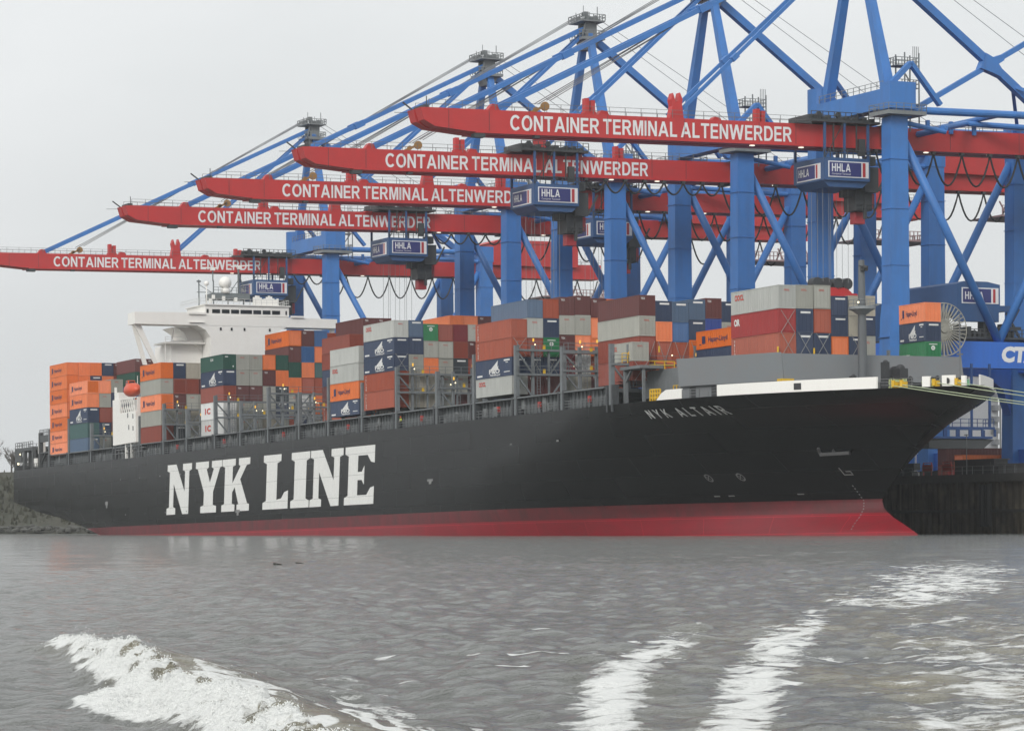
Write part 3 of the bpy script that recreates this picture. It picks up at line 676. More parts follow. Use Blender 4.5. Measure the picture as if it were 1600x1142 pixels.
# --- forecastle: breakwater, bulwark, foremast, winches
m = MB()
def wall(p0, p1, b0, b1, lean, th=0.35):
    # vertical-ish plate from p0 to p1 (s,t), bottom/top heights, leaning
    (s0, t0), (s1, t1) = p0, p1
    m.add([P(s0-lean, t0, b0), P(s1-lean, t1, b0), P(s1, t1, b1), P(s0, t0, b1), P(s0-lean+th, t0+0.05, b0), P(s1-lean+th, t1-0.05, b0), P(s1+th, t1-0.05, b1), P(s0+th, t0+0.05, b1)],
          [(0,1,2,3),(7,6,5,4),(0,4,5,1),(3,2,6,7),(0,3,7,4),(1,5,6,2)])
wall((-13.6, 3.2), (-29.0, 9.6), 18.9, 22.45, 0.5); wall((-29.0, 9.62), (-29.0, 35.98), 18.9, 22.3, 0.7); wall((-29.0, 36.0), (-13.6, 42.4), 18.9, 22.45, 0.5)
m.build("breakwater", mbreak, ship)
m = MB(); wall((-13.6, 3.6), (-28.2, 9.9), 17.15, 18.9, 0.0); wall((-28.2, 9.95), (-28.2, 35.7), 17.15, 18.9, 0.0); wall((-28.2, 35.7), (-13.6, 42.0), 17.15, 18.9, 0.0)
for t in (12, 16, 20, 24, 28, 32): m.add([P(-29.55, t, 17.2), P(-29.55, t+0.2, 17.2), P(-29.4, t+0.2, 18.9), P(-29.4, t, 18.9), P(-28.2, t, 17.2), P(-28.2, t+0.2, 17.2)], [(0,1,2,3),(0,3,4),(1,5,2)])
m.build("breakwater_foot", mbreak, ship)
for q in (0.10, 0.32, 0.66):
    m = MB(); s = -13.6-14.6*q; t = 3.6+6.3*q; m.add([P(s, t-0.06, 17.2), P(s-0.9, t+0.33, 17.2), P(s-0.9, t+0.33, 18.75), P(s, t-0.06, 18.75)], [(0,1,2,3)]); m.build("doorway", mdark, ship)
def bulwark(sa, sb_, hgt, name, sg=-1, slope=None, mat=mwhite):
    m = MB(); n = max(2, int(abs(sb_-sa)/1.0)); vs = []
    for i in range(n+1):
        s = sa+(sb_-sa)*i/n; t = 22.8+sg*hb(s, DECK); t2 = 22.8+sg*max(hb(s, DECK)-0.22, 0.0)
        hh = hgt*(min(1, i/(n*slope)) if slope else 1)
        vs += [P(s, t, DECK), P(s, t, DECK+hh), P(s, t2, DECK+hh), P(s, t2, DECK)]
    fs = []
    for i in range(n):
        a = 4*i; fs += [(a, a+4, a+5, a+1), (a+1, a+5, a+6, a+2), (a+2, a+6, a+7, a+3)]
    fs += [(0, 1, 2, 3), (4*n, 4*n+1, 4*n+2, 4*n+3)]
    m.add(vs, fs); return m.build(name, mat, ship)
bulwark(-12.2, -17.2, 1.25, "bulwark", slope=0.3); bulwark(-23.4, -43.4, 1.40, "bulwark")
bulwark(-47.8, -48.5, 1.25, "bulwark"); bulwark(-49.6, -50.7, 1.3, "bulwark"); bulwark(-51.3, -51.65, 1.2, "bulwark")
bulwark(-52.4, -44.0, 1.3, "bulwark", 1)
m = MB()
for s in (-34.2,): m.add([P(s, side_t(s, DECK)-0.03, DECK+.25), P(s-0.9, side_t(s-.9, DECK)-0.03, DECK+.25), P(s-.9, side_t(s-.9, DECK)-0.03, DECK+1.05), P(s, side_t(s, DECK)-0.03, DECK+1.05)], [(0,1,2,3)])
m.build("fairlead_opening", mdark, ship)
m = MB(); m.disc((-50.15, side_t(-50.15, DECK)-0.06, DECK+0.65), 0.34, 't', 0.1); m.build("fairlead_opening", mdark, ship)
m = MB()
for s in (-45.2, -46.0, -49.0, -51.0):
    t = side_t(s, DECK); m.box((s-0.28, t-0.1, DECK), (s+0.28, t+0.5, DECK+0.7)); m.tube((s, t-0.2, DECK+0.1), (s, t-0.2, DECK+0.9), 0.24, 8)
m.build("roller_fairlead", myel, ship)
m = MB()
for s0, s1 in ((-17.2, -23.4), (-43.6, -47.8), (-48.5, -49.6)):
    m.rail([(s0, side_t(s0, DECK)+.15, DECK), ((s0+s1)/2, side_t((s0+s1)/2, DECK)+.15, DECK), (s1, side_t(s1, DECK)+.15, DECK)], 1.1, 1.2, 0.035, 3)
m.build("bow_railing", mrail, ship)
MS, MT = -30.8, 20.2
fm = MB(); fm.path([(MS, MT, DECK), (MS, MT, 25), (MS, MT, 34.0)], [0.62, 0.55, 0.38], 14); fo = fm.build("foremast", paint("mast_grey", (0.115, 0.125, 0.133), 0.5, 0.35), ship, smooth=False)
fm = MB(); fm.disc((MS, MT, 28.0), 1.7, 'h', 0.35, 18); fm.path([(MS, MT, 27.2), (MS, MT, 27.83)], [0.6, 1.5], 14); fm.rail([(MS-1.2, MT-1.2, 28.17), (MS+1.2, MT-1.2, 28.17), (MS+1.2, MT+1.2, 28.17), (MS-1.2, MT+1.2, 28.17), (MS-1.2, MT-1.2, 28.17)], 0.9, 0.8, 0.03); fm.bar((MS-0.4, MT+0.6, 28.2), (MS-0.4, MT+2.2, 28.5), 0.25)
fm.build("mast_platform", paint("mast_light", (0.24, 0.26, 0.27), 0.5, 0.3), fo)
fm = MB(); fm.box((MS-0.9, MT-0.4, 32.6), (MS-0.4, MT+0.4, 33.2)); fm.tube((MS-0.5, MT-0.7, 33.2), (MS-0.5, MT+0.7, 33.2), 0.06, 6); fm.ball((MS-0.8, MT, 33.0), 0.3, 8, 6); fm.build("mast_light", mdark, fo)
fm = MB(); fm.ball((MS-1.3, MT-1.3, 28.6), 0.12, 8, 6); fm.build("lamp", mlamp, fo)
m = MB(); m.path([(-37.5, 30.2, DECK), (-37.5, 30.2, 27.0)], [0.13, 0.06], 8); m.bar((-37.5, 29.8, 22.0), (-37.5, 30.6, 22.0), 0.2); m.build("jack_staff", mrail, ship)
mgrn = paint("winch_green", (0.22, 0.50, 0.28), 0.6, 0.4); mlime = paint("winch_cover_lime", (0.55, 0.62, 0.26), 0.7, 0.3)
def winch(s, t, mat, name="mooring_winch"):
    m = MB(); m.tube((s, t-0.6, 18.0), (s, t+0.6, 18.0), 0.42, 12); m.disc((s, t-0.65, 18.0), 0.62, 't', 0.12, 16); m.disc((s, t+0.65, 18.0), 0.62, 't', 0.12, 16); m.box((s-0.5, t-0.8, 17.15), (s+0.5, t+1.2, 17.5)); m.box((s-0.3, t+0.7, 17.4), (s+0.3, t+1.3, 18.4))
    o = m.build(name, mat, ship)
    d = MB(); d.box((s-0.6, t-0.9, 18.5), (s+0.6, t+0.9, 18.6)); d.bar((s-.6, t-.9, 17.2), (s-.6, t-.9, 18.55), 0.08); d.bar((s+.6, t+.9, 17.2), (s+.6, t+.9, 18.55), 0.08); d.build("winch_frame", mdark, o)
winch(-34.0, 12.4, mlime); winch(-35.6, 14.6, mgrn); winch(-43.4, 17.2, mlime); winch(-44.8, 21.0, mlime); winch(-44.4, 25.5, mgrn)
for s, t, w_, h_ in ((-37.0, 15.0, 0.8, 1.9), (-38.0, 19.0, 1.0, 3.6), (-38.2, 21.0, 1.8, 2.8), (-40, 24, 1.0, 1.6), (-42, 20, 0.7, 1.5), (-46.5, 21, 0.5, 1.4), (-47, 24, 0.6, 1.2)):
    m = MB(); m.box((s-w_/2, t-w_/3, DECK), (s+w_/2, t+w_/3, DECK+h_)); m.ball((s-.1, t, DECK+h_-0.05), w_*0.34, 9, 6); m.build("deck_machinery", mdark, ship)
m = MB(); m.disc((-36.2, 21.6, 19.3), 1.15, 's', 0.5, 18); m.box((-36.6, 21.2, 17.2), (-35.8, 22.0, 19.3)); m.build("windlass", mdark, ship)
m = MB(); m.box((-28.9, 9.0, 18.0), (-30.0, 10.8, 19.1)); m.rail([(-11, 4.0, 17.2), (-12.4, 4.2, 17.2)], 2.0, 0.6, 0.05, 4); m.rail([(-0.5, 2.0, 22.7), (-1.4, 4.0, 22.7)], 1.3, 0.6, 0.05, 3); m.rail([(-1.2, 5, 22.0), (-1.2, 9.4, 22.0)], 1.0, 1.2, 0.06, 2); m.rail([(-8, 2.2, 17.2), (-10, 2.6, 17.2)], 1.6, 0.5, 0.09, 3)
m.build("yellow_ladder", myel, ship)
# platform and raised deck between breakwater and the first block
m = MB(); m.box((-13.0, 5.0, 18.0), (-1.0, 41, 21.6)); m.box((-28.0, 10.0, 18.0), (-13.2, 36, 21.9)); m.box((-6.6, 1.5, 21.7), (-0.8, 4.9, 22.1)); m.bar((-1.5, 2.0, DECK), (-1.5, 2.0, 21.8), 0.5); m.bar((-6.2, 2.2, DECK), (-6.2, 2.2, 21.8), 0.35); m.bar((-1.5, 2.0, 20), (-3.2, 2.0, 21.7), 0.25)
m.build("raised_deck", mgrey, ship)

# --- bridge superstructure
sup = MB()
sup.prism([(17.25, 19.4), (17.25, 40.8), (16.3, 42.2), (14.5, 43.1), (33.0, 43.1), (31.0, 42.0), (30.0, 40.8), (30.0, 19.4)], 's', 205, 218)
sup.prism([(1.96, 43.1), (43.7, 43.1), (43.7, 44.9), (33.6, 45.0), (16.3, 45.2), (14.3, 45.6), (1.96, 45.4)], 's', 204.95, 209.5)
so = sup.build("superstructure", mwhite, ship)
m = MB(); m.box((205.2, 16.3, 45.15), (216, 33.65, 47.1)); m.box((204.9, 16.0, 47.1), (216.4, 33.9, 47.28)); m.build("wheelhouse", mwhite, so)
m = MB(); m.box((204.6, 12.8, 45.2), (205.0, 16.1, 45.55)); m.box((204.6, 33.9, 45.0), (205.0, 36.6, 45.35)); m.box((204.6, 12.9, 43.6), (204.94, 16.0, 43.7)); m.build("wind_deflector", mwhite, so)
mgl = paint("bridge_glass", (0.02, 0.024, 0.027), 0.08, 0.0)
for a, b_ in ((17.7, 19.3), (19.7, 21.25), (21.6, 23.2), (23.55, 25.9), (26.2, 27.8), (28.15, 29.75), (30.1, 31.75), (16.55, 16.95), (32.9, 33.2)):
    m = MB(); m.box((205.12, a, 45.55), (205.3, b_, 46.3)); m.build("window", mgl, so)
for t in (19.35, 21.6, 24.25, 29.5):
    m = MB(); m.box((204.9, t-0.17, 42.2), (205.1, t+0.17, 42.75)); m.build("porthole", mgl, so)
m = MB(); m.prism([(2.1, 43.1), (3.4, 43.1), (7.0, 35.4), (6.2, 35.4)], 's', 206, 206.5); m.prism([(2.1, 43.1), (2.9, 43.1), (5.1, 35.4), (4.3, 35.4)], 's', 207.2, 207.7); m.bar((206.4, 4.6, 38.6), (206.4, 5.9, 37.5), 0.3); m.bar((206.3, 5.3, 35.4), (206.3, 5.9, 19.5), 0.7); m.build("wing_brace", mwhite, so); m = MB(); m.bar((206.3, 40.3, 19.5), (206.3, 43.2, 43.1), 0.8); m.build("wing_brace", mwhite, so)
m = MB(); m.prism([(14.6, 43.08), (11.6, 43.08), (13.4, 42.0), (14.3, 40.2), (17.2, 38.5), (17.2, 43.0)], 's', 209.6, 217.5); m.box((208, 9.0, 39.7), (215, 17.2, 40.0)); m.prism([(9.0, 39.75), (17.2, 39.75), (17.2, 40.5), (11.0, 40.3)], 's', 209, 216); m.box((210, 10.9, 19.4), (220, 17.2, 39.7)); m.rail([(208.2, 9.1, 40.0), (208.2, 13, 40.0)], 1.0, 1, 0.04); m.bar((208.5, 9.2, 35.5), (208.5, 9.2, 39.8), 0.15); m.box((208, 8.6, 35.3), (214, 11, 35.5)); m.rail([(208.1, 8.7, 35.5), (208.1, 11, 35.5)], 1.0, 0.8, 0.04); m.bar((208.4, 10.4, 40.0), (210, 11.5, 43), 0.2)
m.build("side_house", mwhite, so)
mr = MB(); mr.rail([(205.1, 15.2, 47.28), (205.1, 33.6, 47.28), (216, 33.6, 47.28)], 1.1, 1.1, 0.035); mr.rail([(205.1, 15.0, 47.28), (216, 15.0, 47.28)], 1.1, 1.1, 0.035); mr.build("roof_railing", paint("rail_white", (0.62, 0.62, 0.60), 0.6), so)
m = MB(); m.box((207, 18.7, 48.6), (212, 26.2, 49.7)); m.rail([(207, 18.7, 49.7), (207, 26.2, 49.7)], 1.1, 0.9, 0.04)
for t in (16.0, 19.0, 22, 25.2): m.bar((208, t, 47.2), (208, t, 52.2 if t < 20 else 49.7), 0.2)
m.bar((208, 15.6, 51.9), (208, 16.4, 51.9), 0.3); m.bar((208, 15.6, 49.8), (208, 18.8, 49.8), 0.14); m.bar((208, 16.0, 51.3), (208, 18.6, 49.8), 0.1); m.bar((208, 18.9, 52), (208, 18.9, 54.8), 0.18); m.bar((208, 24.2, 49.7), (208, 24.2, 55.2), 0.3); m.bar((208, 24.2, 52.4), (208, 22.4, 49.9), 0.12); m.bar((208, 25.6, 49.7), (208, 24.4, 53.4), 0.12)
m.build("radar_mast", paint("mast_dark", (0.16, 0.18, 0.185), 0.6, 0.3), so)
m = MB(); m.ball((207.5, 21.25, 51.7), 1.25, 16, 12); m.tube((207.5, 21.25, 49.7), (207.5, 21.25, 50.6), 0.9, 12); m.ball((207.5, 17.4, 51.5), 0.5, 10, 8); m.tube((207.5, 17.4, 47.3), (207.5, 17.4, 51.2), 0.12, 6); m.build("radome", mwhite, so, smooth=True)
m = MB(); m.bar((207.8, 16.6, 54.6), (207.8, 20.0, 54.6), 0.22); m.box((207.6, 18.4, 54.1), (208.3, 19.3, 54.55)); m.build("radar_scanner", mwhite, so); m = MB(); m.bar((207.8, 22.6, 55.0), (207.8, 26.4, 55.3), 0.24); m.box((207.6, 24.0, 54.5), (208.3, 24.8, 55.0)); m.build("radar_scanner", mwhite, so)
m = MB()
for k in range(12): m.box((206.5+0.02*k, 26.7+k*0.45, 47.3), (206.8, 27.13+k*0.45, 49.0+0.35*math.sin(k*1.1)))
m.build("canvas_screen", mwhite, so)
m = MB()
for t, h in ((17.6, 47.6), (18.2, 48.4), (20.3, 48.2), (22.8, 48.0)): m.box((206.2, t, h), (206.8, t+0.5, h+0.8))
m.build("deck_light_box", mwhite, so)

# --- lifeboat station: white screen on legs, lattice, boat
m = MB(); m.prism([(198.0, 20.1), (212.3, 19.9), (212.3, 28.7), (208.0, 28.7), (208.0, 26.0), (198.0, 26.0)], 't', -0.35, 0.0); m.box((198, 0, 20.1), (198.3, 3.4, 28.7)); m.box((198.3, 3.0, 20.1), (212, 3.4, 28.7)); m.bar((202.2, 0.2, 17.2), (202.2, 0.2, 20.2), 0.4); m.bar((205.6, 0.2, 17.2), (205.6, 0.2, 20.2), 0.4); m.box((212.0, 0, 28.7), (209.4, 2.8, 30.1)); m.bar((212, .2, 28.7), (212, .2, 31.2), .4)
bo = m.build("boat_screen", mwhite, ship)
m = MB()
for s, h in ((202.6, 24.9), (202.0, 22.6), (199.4, 24.6), (199.4, 22.3)): m.box((s, -0.38, h), (s+0.5, -0.34, h+0.9))
m.build("port_slot", mgl, bo)
m = MB()
for k in range(7): m.bar((199+k*1.3, -0.2, 26.0), (200.2+k*1.3, -0.2, 28.6), 0.14); m.bar((200.2+k*1.3, -0.2, 26.0), (199+k*1.3, -0.2, 28.6), 0.14)
m.bar((198.2, -0.2, 28.6), (208, -0.2, 28.6), 0.2); m.build("boat_cradle", mwhite, bo)
m = MB(); m.rail([(196, 0.1, 17.2), (214, 0.1, 17.2)], 2.2, 2.0, 0.07, 2); m.box((195, 0.2, 18.9), (213, 1.6, 19.1)); m.build("embarkation_rail", mrail, ship)
lb = empty("lifeboat", SHIP @ Matrix.Translation(P(203.5, 0.9, 30.2)), "closed orange lifeboat on a white davit screen near the stern", "lifeboat")
m = MB(); prof = [(-3.3, .05), (-3.1, .55), (-2.4, 1.0), (-1.2, 1.36), (0.4, 1.44), (1.8, 1.3), (2.7, 0.95), (3.2, .5), (3.4, .05)]; vs = []; fs = []
for s_, r_ in prof:
    for j in range(14): a = 2*math.pi*j/14; vs.append(P(s_, r_*math.cos(a), r_*1.02*math.sin(a)*(1.0 if math.sin(a) > 0 else 0.85)))
for i in range(len(prof)-1):
    for j in range(14): fs.append((i*14+j, i*14+(j+1)%14, (i+1)*14+(j+1)%14, (i+1)*14+j))
m.add(vs, fs); morange = paint("lifeboat_orange", (0.66, 0.09, 0.03), 0.4); m.build("hull", morange, lb, smooth=True)
m = MB(); m.prism([(0.4, 1.0), (2.2, 0.9), (2.0, 1.9), (0.8, 1.95)], 't', -0.7, 0.7); m.build("cockpit", morange, lb)
m = MB(); m.box((.9, -0.72, 1.45), (1.9, -0.69, 1.8)); m.box((.45, -0.5, 1.4), (.6, 0.5, 1.8)); m.build("window", mgl, lb)
m = MB(); m.bar((-3, 0, 1.1), (-3, 0, 2.6), 0.1); m.bar((0, 1.3, -.6), (0, 1.3, -1.4), .2); m.build("hook", mwhite, lb)
# --- stern mooring deck
m = MB()
m.box((270.2, 0.3, 21.2), (284, 45.3, 21.9)); m.box((283.2, 0.3, 17.2), (284, 45.3, 18.3)); m.box((270.2, 3.0, 17.2), (283, 42.6, 21.2)); 
for s in (283.4, 277.2, 270.6): m.box((s-0.5, 0.3, 17.2), (s+0.5, 1.0, 21.2))
m.box((279.0, 0.3, 18.9), (283, 0.6, 21.2)); m.box((265.4, 0.4, 17.2), (266.2, 1.2, 24.6)); m.box((257.8, 0.4, 17.2), (258.6, 1.2, 24.8)); m.box((258, 0.5, 22.6), (266, 1.1, 24.0)); m.bar((265.8, .8, 18), (258.2, .8, 22.6), .3); m.box((258, 0.5, 20.2), (266, 44.6, 20.5)); m.box((259, 5, 17.2), (269, 40, 20.2))
m.rail([(270.4, 0.4, 21.9), (283.8, 0.4, 21.9), (283.8, 45, 21.9)], 1.2, 1.5, 0.05); m.rail([(258, 0.6, 24.0), (266, 0.6, 24.0)], 1.2, 1.0, 0.05); m.rail([(266, 0.3, 17.2), (284, 0.3, 17.2)], 1.1, 1.5, 0.04)
m.build("stern_mooring_deck", paint("stern_grey", (0.075, 0.08, 0.082), 0.6, 0.5), ship)
m = MB(); m.ball((281.0, 0.2, 18.6), 0.22, 8, 6); m.ball((279.5, 0.2, 20.6), 0.16, 8, 6); m.build("lamp", mlamp, ship)
m = MB(); m.box((268.0, 0.5, 17.6), (270.2, 0.8, 19.4)); m.box((268.5, 1.4, 20.4), (270.0, 2.6, 23)); m.build("stern_locker", mwhite, ship)
# ================================================================ CONTAINERS
CC = {  # code: (word, linear colour, dirt)
 'o': ("orange", (0.80, 0.165, 0.014)), 'O': ("orange", (0.80, 0.165, 0.014)),
 'n': ("navy", (0.035, 0.055, 0.110)), 'N': ("navy", (0.035, 0.055, 0.110)),
 's': ("slate-blue", (0.085, 0.140, 0.225)), 'b': ("blue", (0.035, 0.120, 0.300)), 'y': ("royal-blue", (0.030, 0.065, 0.300)),
 'g': ("grey", (0.37, 0.37, 0.325)), 'w': ("pale-grey", (0.47, 0.48, 0.45)), 'W': ("white", (0.66, 0.66, 0.64)), 'e': ("beige", (0.42, 0.385, 0.31)),
 'r': ("rust-red", (0.27, 0.050, 0.028)), 'R': ("red", (0.380, 0.030, 0.030)), 'c': ("crimson", (0.24, 0.035, 0.045)),
 'm': ("maroon", (0.130, 0.036, 0.034)), 'h': ("brick-red", (0.38, 0.070, 0.028)),
 'G': ("green", (0.015, 0.20, 0.07)), 'd': ("dark-green", (0.018, 0.085, 0.060)), 't': ("teal", (0.060, 0.135, 0.130)),
 'k': ("charcoal", (0.035, 0.045, 0.055)),
}
mrod = paint("lock_rod", (0.22, 0.21, 0.20), 0.5, 0.4)
def cmat(code):
    wd, c = CC[code]
    return paint("container_" + wd.replace('-', '_'), c, 0.6, 0.36, tuple(x*0.50+0.022 for x in c), streak=(0.9, 0.9, 0.10), scale=1.4, vary=0.16, spec=0.28)
_CM = {}
def cbody(code, ln):
    k = ('b', code, ln)
    if k in _CM: return _CM[k]
    m = MB(); W, H = 2.438, 1.0; q = 0.12       # unit height, scaled in z
    # corner posts and rails
    for s in (0, ln-q):
        for t in (0, W-q): m.box((s, t, 0), (s+q, t+q, 1.0))
    rz = 0.055
    for t in (0.0, W-0.09): m.box((q, t, 0), (ln-q, t+0.09, rz)); m.box((q, t, 1-rz*0.7), (ln-q, t+0.09, 1.0))
    for s in (0.0, ln-0.1): m.box((s, q, 0), (s+0.1, W-q, rz)); m.box((s, q, 1-rz), (s+0.1, W-q, 1.0))
    # corrugated sides
    n = int(ln/0.56); st = (ln-2*q)/n
    for t, dd in ((0.01, 0.045), (W-0.01, -0.045)):
        pr = []
        for i in range(n):
            a = q+i*st; pr += [(a, t), (a+st*.32, t), (a+st*.45, t+dd), (a+st*.87, t+dd)]
        pr.append((ln-q, t)); v = [P(a, b, rz) for a, b in pr]+[P(a, b, 1-rz*.7) for a, b in pr]; k_ = len(pr)
        m.add(v, [(i, i+1, k_+i+1, k_+i) for i in range(k_-1)])
    for s, dd in ((ln-0.02, -0.04), (0.05, 0.0)):
        m.add([P(s, q, rz), P(s, W-q, rz), P(s, W-q, 1-rz), P(s, q, 1-rz)], [(0,1,2,3)])
    m.add([P(0.05, 0.05, 0.985), P(ln-.05, 0.05, 0.985), P(ln-.05, W-.05, 0.985), P(0.05, W-.05, 0.985)], [(0,1,2,3)])
    m.add([P(0.05, 0.05, 0.02), P(ln-.05, 0.05, 0.02), P(ln-.05, W-.05, 0.02), P(0.05, W-.05, 0.02)], [(0,1,2,3)])
    _CM[k] = m.mesh("container", cmat(code)); return _CM[k]
def cdoor(code, plain):
    k = ('d', code, plain)
    if k in _CM: return _CM[k]
    m = MB(); W = 2.438
    m.box((0.035, 0.14, 0.06), (0.049, 1.21, 0.94)); m.box((0.035, 1.228, 0.06), (0.049, W-0.14, 0.94))
    if plain:
        for i in range(9): m.box((0.0, 0.2+i*0.235, 0.07), (0.035, 0.2+i*0.235+0.11, 0.93))
    for t in (0.4, 0.95, 1.49, 2.04):
        if not plain: m.box((-0.005, t-0.022, 0.05), (0.035, t+0.022, 0.95))
    for t in (0.15, 1.2): m.box((0.02, t, 0.35), (0.034, t+1.08, 0.375))
    _CM[k] = m.mesh("end_door", cmat(code)); return _CM[k]
def flat(v, f, face, s0, t0, h0, shear=0.0):
    """lettering onto the water-side face (face='side': reads towards the bow) or the forward end (face='end')"""
    m = MB()
    if face == 'side': m.add([P(s0-x-shear*y, -0.006, h0+y) for x, y in v], f)
    else: m.add([P(-0.012, t0+x, h0+y) for x, y in v], f)
    return m
def rect(x0, y0, x1, y1): return [(x0, y0), (x1, y0), (x1, y1), (x0, y1)], [(0, 1, 2, 3)]
mlw = paint("lettering_white", (0.74, 0.74, 0.72), 0.6, 0.2); mlb = paint("lettering_blue", (0.02, 0.025, 0.09), 0.6); mlr = paint("lettering_red", (0.55, 0.05, 0.03), 0.6); mlk = paint("lettering_black", (0.03, 0.03, 0.03), 0.6)
def deco(kind):
    k = ('x', kind)
    if k in _CM: return _CM[k]
    ln = 12.19; H = 2.6; mat = mlw; ms = MB()
    def put(m): ms.add(m.v, m.f)
    def T(txt, h, wdt, x, y, bold=0.02): v, f, _ = text_mb(txt, h, wdt, bold); put(flat(v, f, 'side', ln-x, 0, y))
    def B(x0, y0, x1, y1): v, f = rect(x0, y0, x1, y1); put(flat(v, f, 'side', ln, 0, 0))
    def E(txt, h, wdt, x, y, bold=0.02): v, f, _ = text_mb(txt, h, wdt, bold); put(flat(v, f, 'end', 0, x, y))
    def EB(x0, y0, x1, y1): v, f = rect(x0, y0, x1, y1); put(flat(v, f, 'end', 0, 0, 0))
    if kind == 'sail':      # white swept sails, shipping-line lettering
        put(flat([(4.9, 1.05), (7.6, 2.35), (7.3, 1.05)], [(0, 1, 2)], 'side', ln, 0, 0)); put(flat([(6.1, 0.98), (7.75, 1.6), (7.6, 0.98)], [(0, 1, 2)], 'side', ln, 0, 0))
        T("P&O", 0.62, 3.6, 4.6, 0.92-0.35, 0.04); T("Nedlloyd", 0.30, 3.4, 4.9, 0.20, 0.02); B(9.6, 2.15, 11.6, 2.38); B(10.2, 1.9, 11.0, 2.0); B(0.5, 0.25, 2.3, 0.5); B(9.6, .55, 11.6, .66)
    elif kind == 'sail_end': EB(0.62, 2.12, 2.05, 2.34)
    elif kind == 'hl':
        mat = mlb; B(1.6, 0.75, 2.5, 1.85); T("Hapag-Lloyd", 0.72, 5.2, 3.3, 0.95, 0.02); B(0.9, 0.6, 1.35, 0.75)
    elif kind == 'oocl': mat = mlr; T("OOCL", 0.62, 2.3, 1.0, 1.55, 0.04)
    elif kind == 'oocl_end': mat = mlr; E("OOCL", 0.2, 0.8, 0.75, 1.95)
    elif kind == 'vert':
        for i, c in enumerate("TRITON"): v, f, wd = text_mb(c, 0.28, None, 0.03); put(flat(v, f, 'side', ln-0.75, 0, 2.05-i*0.36))
    elif kind == 'or': T("OR", 0.75, 1.5, 0.8, 1.35, 0.05)
    elif kind == 'tex': E("TEX", 0.26, 0.62, 0.3, 2.05)
    elif kind == 'emblem':      # white round emblem with a ring, name strip above
        vs = []; fs = []
        for i in range(20): a = 6.283*i/20; vs += [(1.22+0.30*math.cos(a), 1.75+0.30*math.sin(a)), (1.22+0.16*math.cos(a), 1.75+0.16*math.sin(a))]
        for i in range(20): j = (i+1) % 20; fs.append((2*i, 2*j, 2*j+1, 2*i+1))
        put(flat(vs, fs, 'end', 0, 0, 0)); EB(0.6, 2.2, 1.85, 2.3); EB(1.16, 1.62, 1.28, 1.9)
    elif kind == 'china': T("CHINA SHIPPING", 0.5, 3.6, 1.4, 0.55, 0.03)
    elif kind == 'onec': mat = mlr; T("1C", 0.9, 3.0, 2.2, 0.9, 0.05)
    elif kind == 'mark_end': EB(0.35, 2.1, 0.95, 2.25); EB(1.8, 0.4, 2.0, 0.65)
    elif kind == 'mark_side': T("CAI", 0.45, 1.5, 5.4, 1.7, 0.03)
    elif kind == 'reefer':
        EB(0.2, 0.2, 2.24, 2.4)
    elif kind == 'ampersand': mat = mlk; E("&", 0.5, 0.45, 0.55, 0.62, 0.03)
    _CM[k] = ms.mesh("lettering", mat); return _CM[k]
mreef = paint("reefer_unit_dark", (0.045, 0.05, 0.05), 0.6)
def reefer_unit():
    if 'ru' in _CM: return _CM['ru']
    m = MB(); m.box((-0.03, 0.35, 0.25), (0.02, 1.1, 0.85)); m.box((-0.03, 1.35, 0.25), (0.02, 2.1, 0.85)); m.disc((-0.03, 0.72, 1.55), 0.26, 's', 0.05, 14); m.disc((-0.03, 1.7, 1.55), 0.26, 's', 0.05, 14); m.box((-0.03, 0.5, 2.02), (0.02, 1.9, 2.2))
    _CM['ru'] = m.mesh("cooling_unit", mreef); return _CM['ru']
mx_white = paint("lash_rod", (0.30, 0.30, 0.29), 0.5)
ORD = ["outermost", "second", "third", "fourth", "fifth", "sixth", "seventh", "eighth", "ninth", "tenth"]
USED = set(); NCONT = [0]
def container(s0, t, h, hh, code, deco_s=None, deco_e=None, ln=12.19, label="", mw=SHIP, plain=False, group="containers stacked on the ship"):
    o = link(cbody(code, ln), "container")
    o.matrix_world = mw @ Matrix.Translation(P(s0, t, h)) @ Matrix.Diagonal((1, 1, hh, 1))
    assert label not in USED, label
    USED.add(label); tag(o, label, "container", group); NCONT[0] += 1
    d = link(cdoor(code, plain), "end_door", o)
    for dk in (deco_s, deco_e):
        if dk:
            e = link(deco(dk), "lettering", o); e.scale = (ln/12.19 if dk == deco_s and ln < 12 else 1, 1, 1/2.6)
            if dk == 'reefer':
                u = link(reefer_unit(), "cooling_unit", o); u.scale = (1, 1, 1/2.6); u.location = (0.01, 0, 0)
    return o
TIER = {1: ["only"], 2: ["upper", "lower"]}
def tier_word(i, n):      # i from the top
    if i == 0: return "topmost"
    if i == n-1: return "bottom"
    return ["", "second from top", "third from top", "fourth from top", "fifth from top", "sixth from top"][i]
DEC_S = {'N': 'sail', 'O': 'hl', 'w': 'oocl', 'h': 'vert', 'W': 'onec'}
DEC_E = {'n': 'sail_end', 'N': 'sail_end', 'g': 'oocl_end', 'm': 'tex', 'G': 'emblem', 'w': 'oocl_end', 'k': 'sail_end', 's': 'sail_end'}
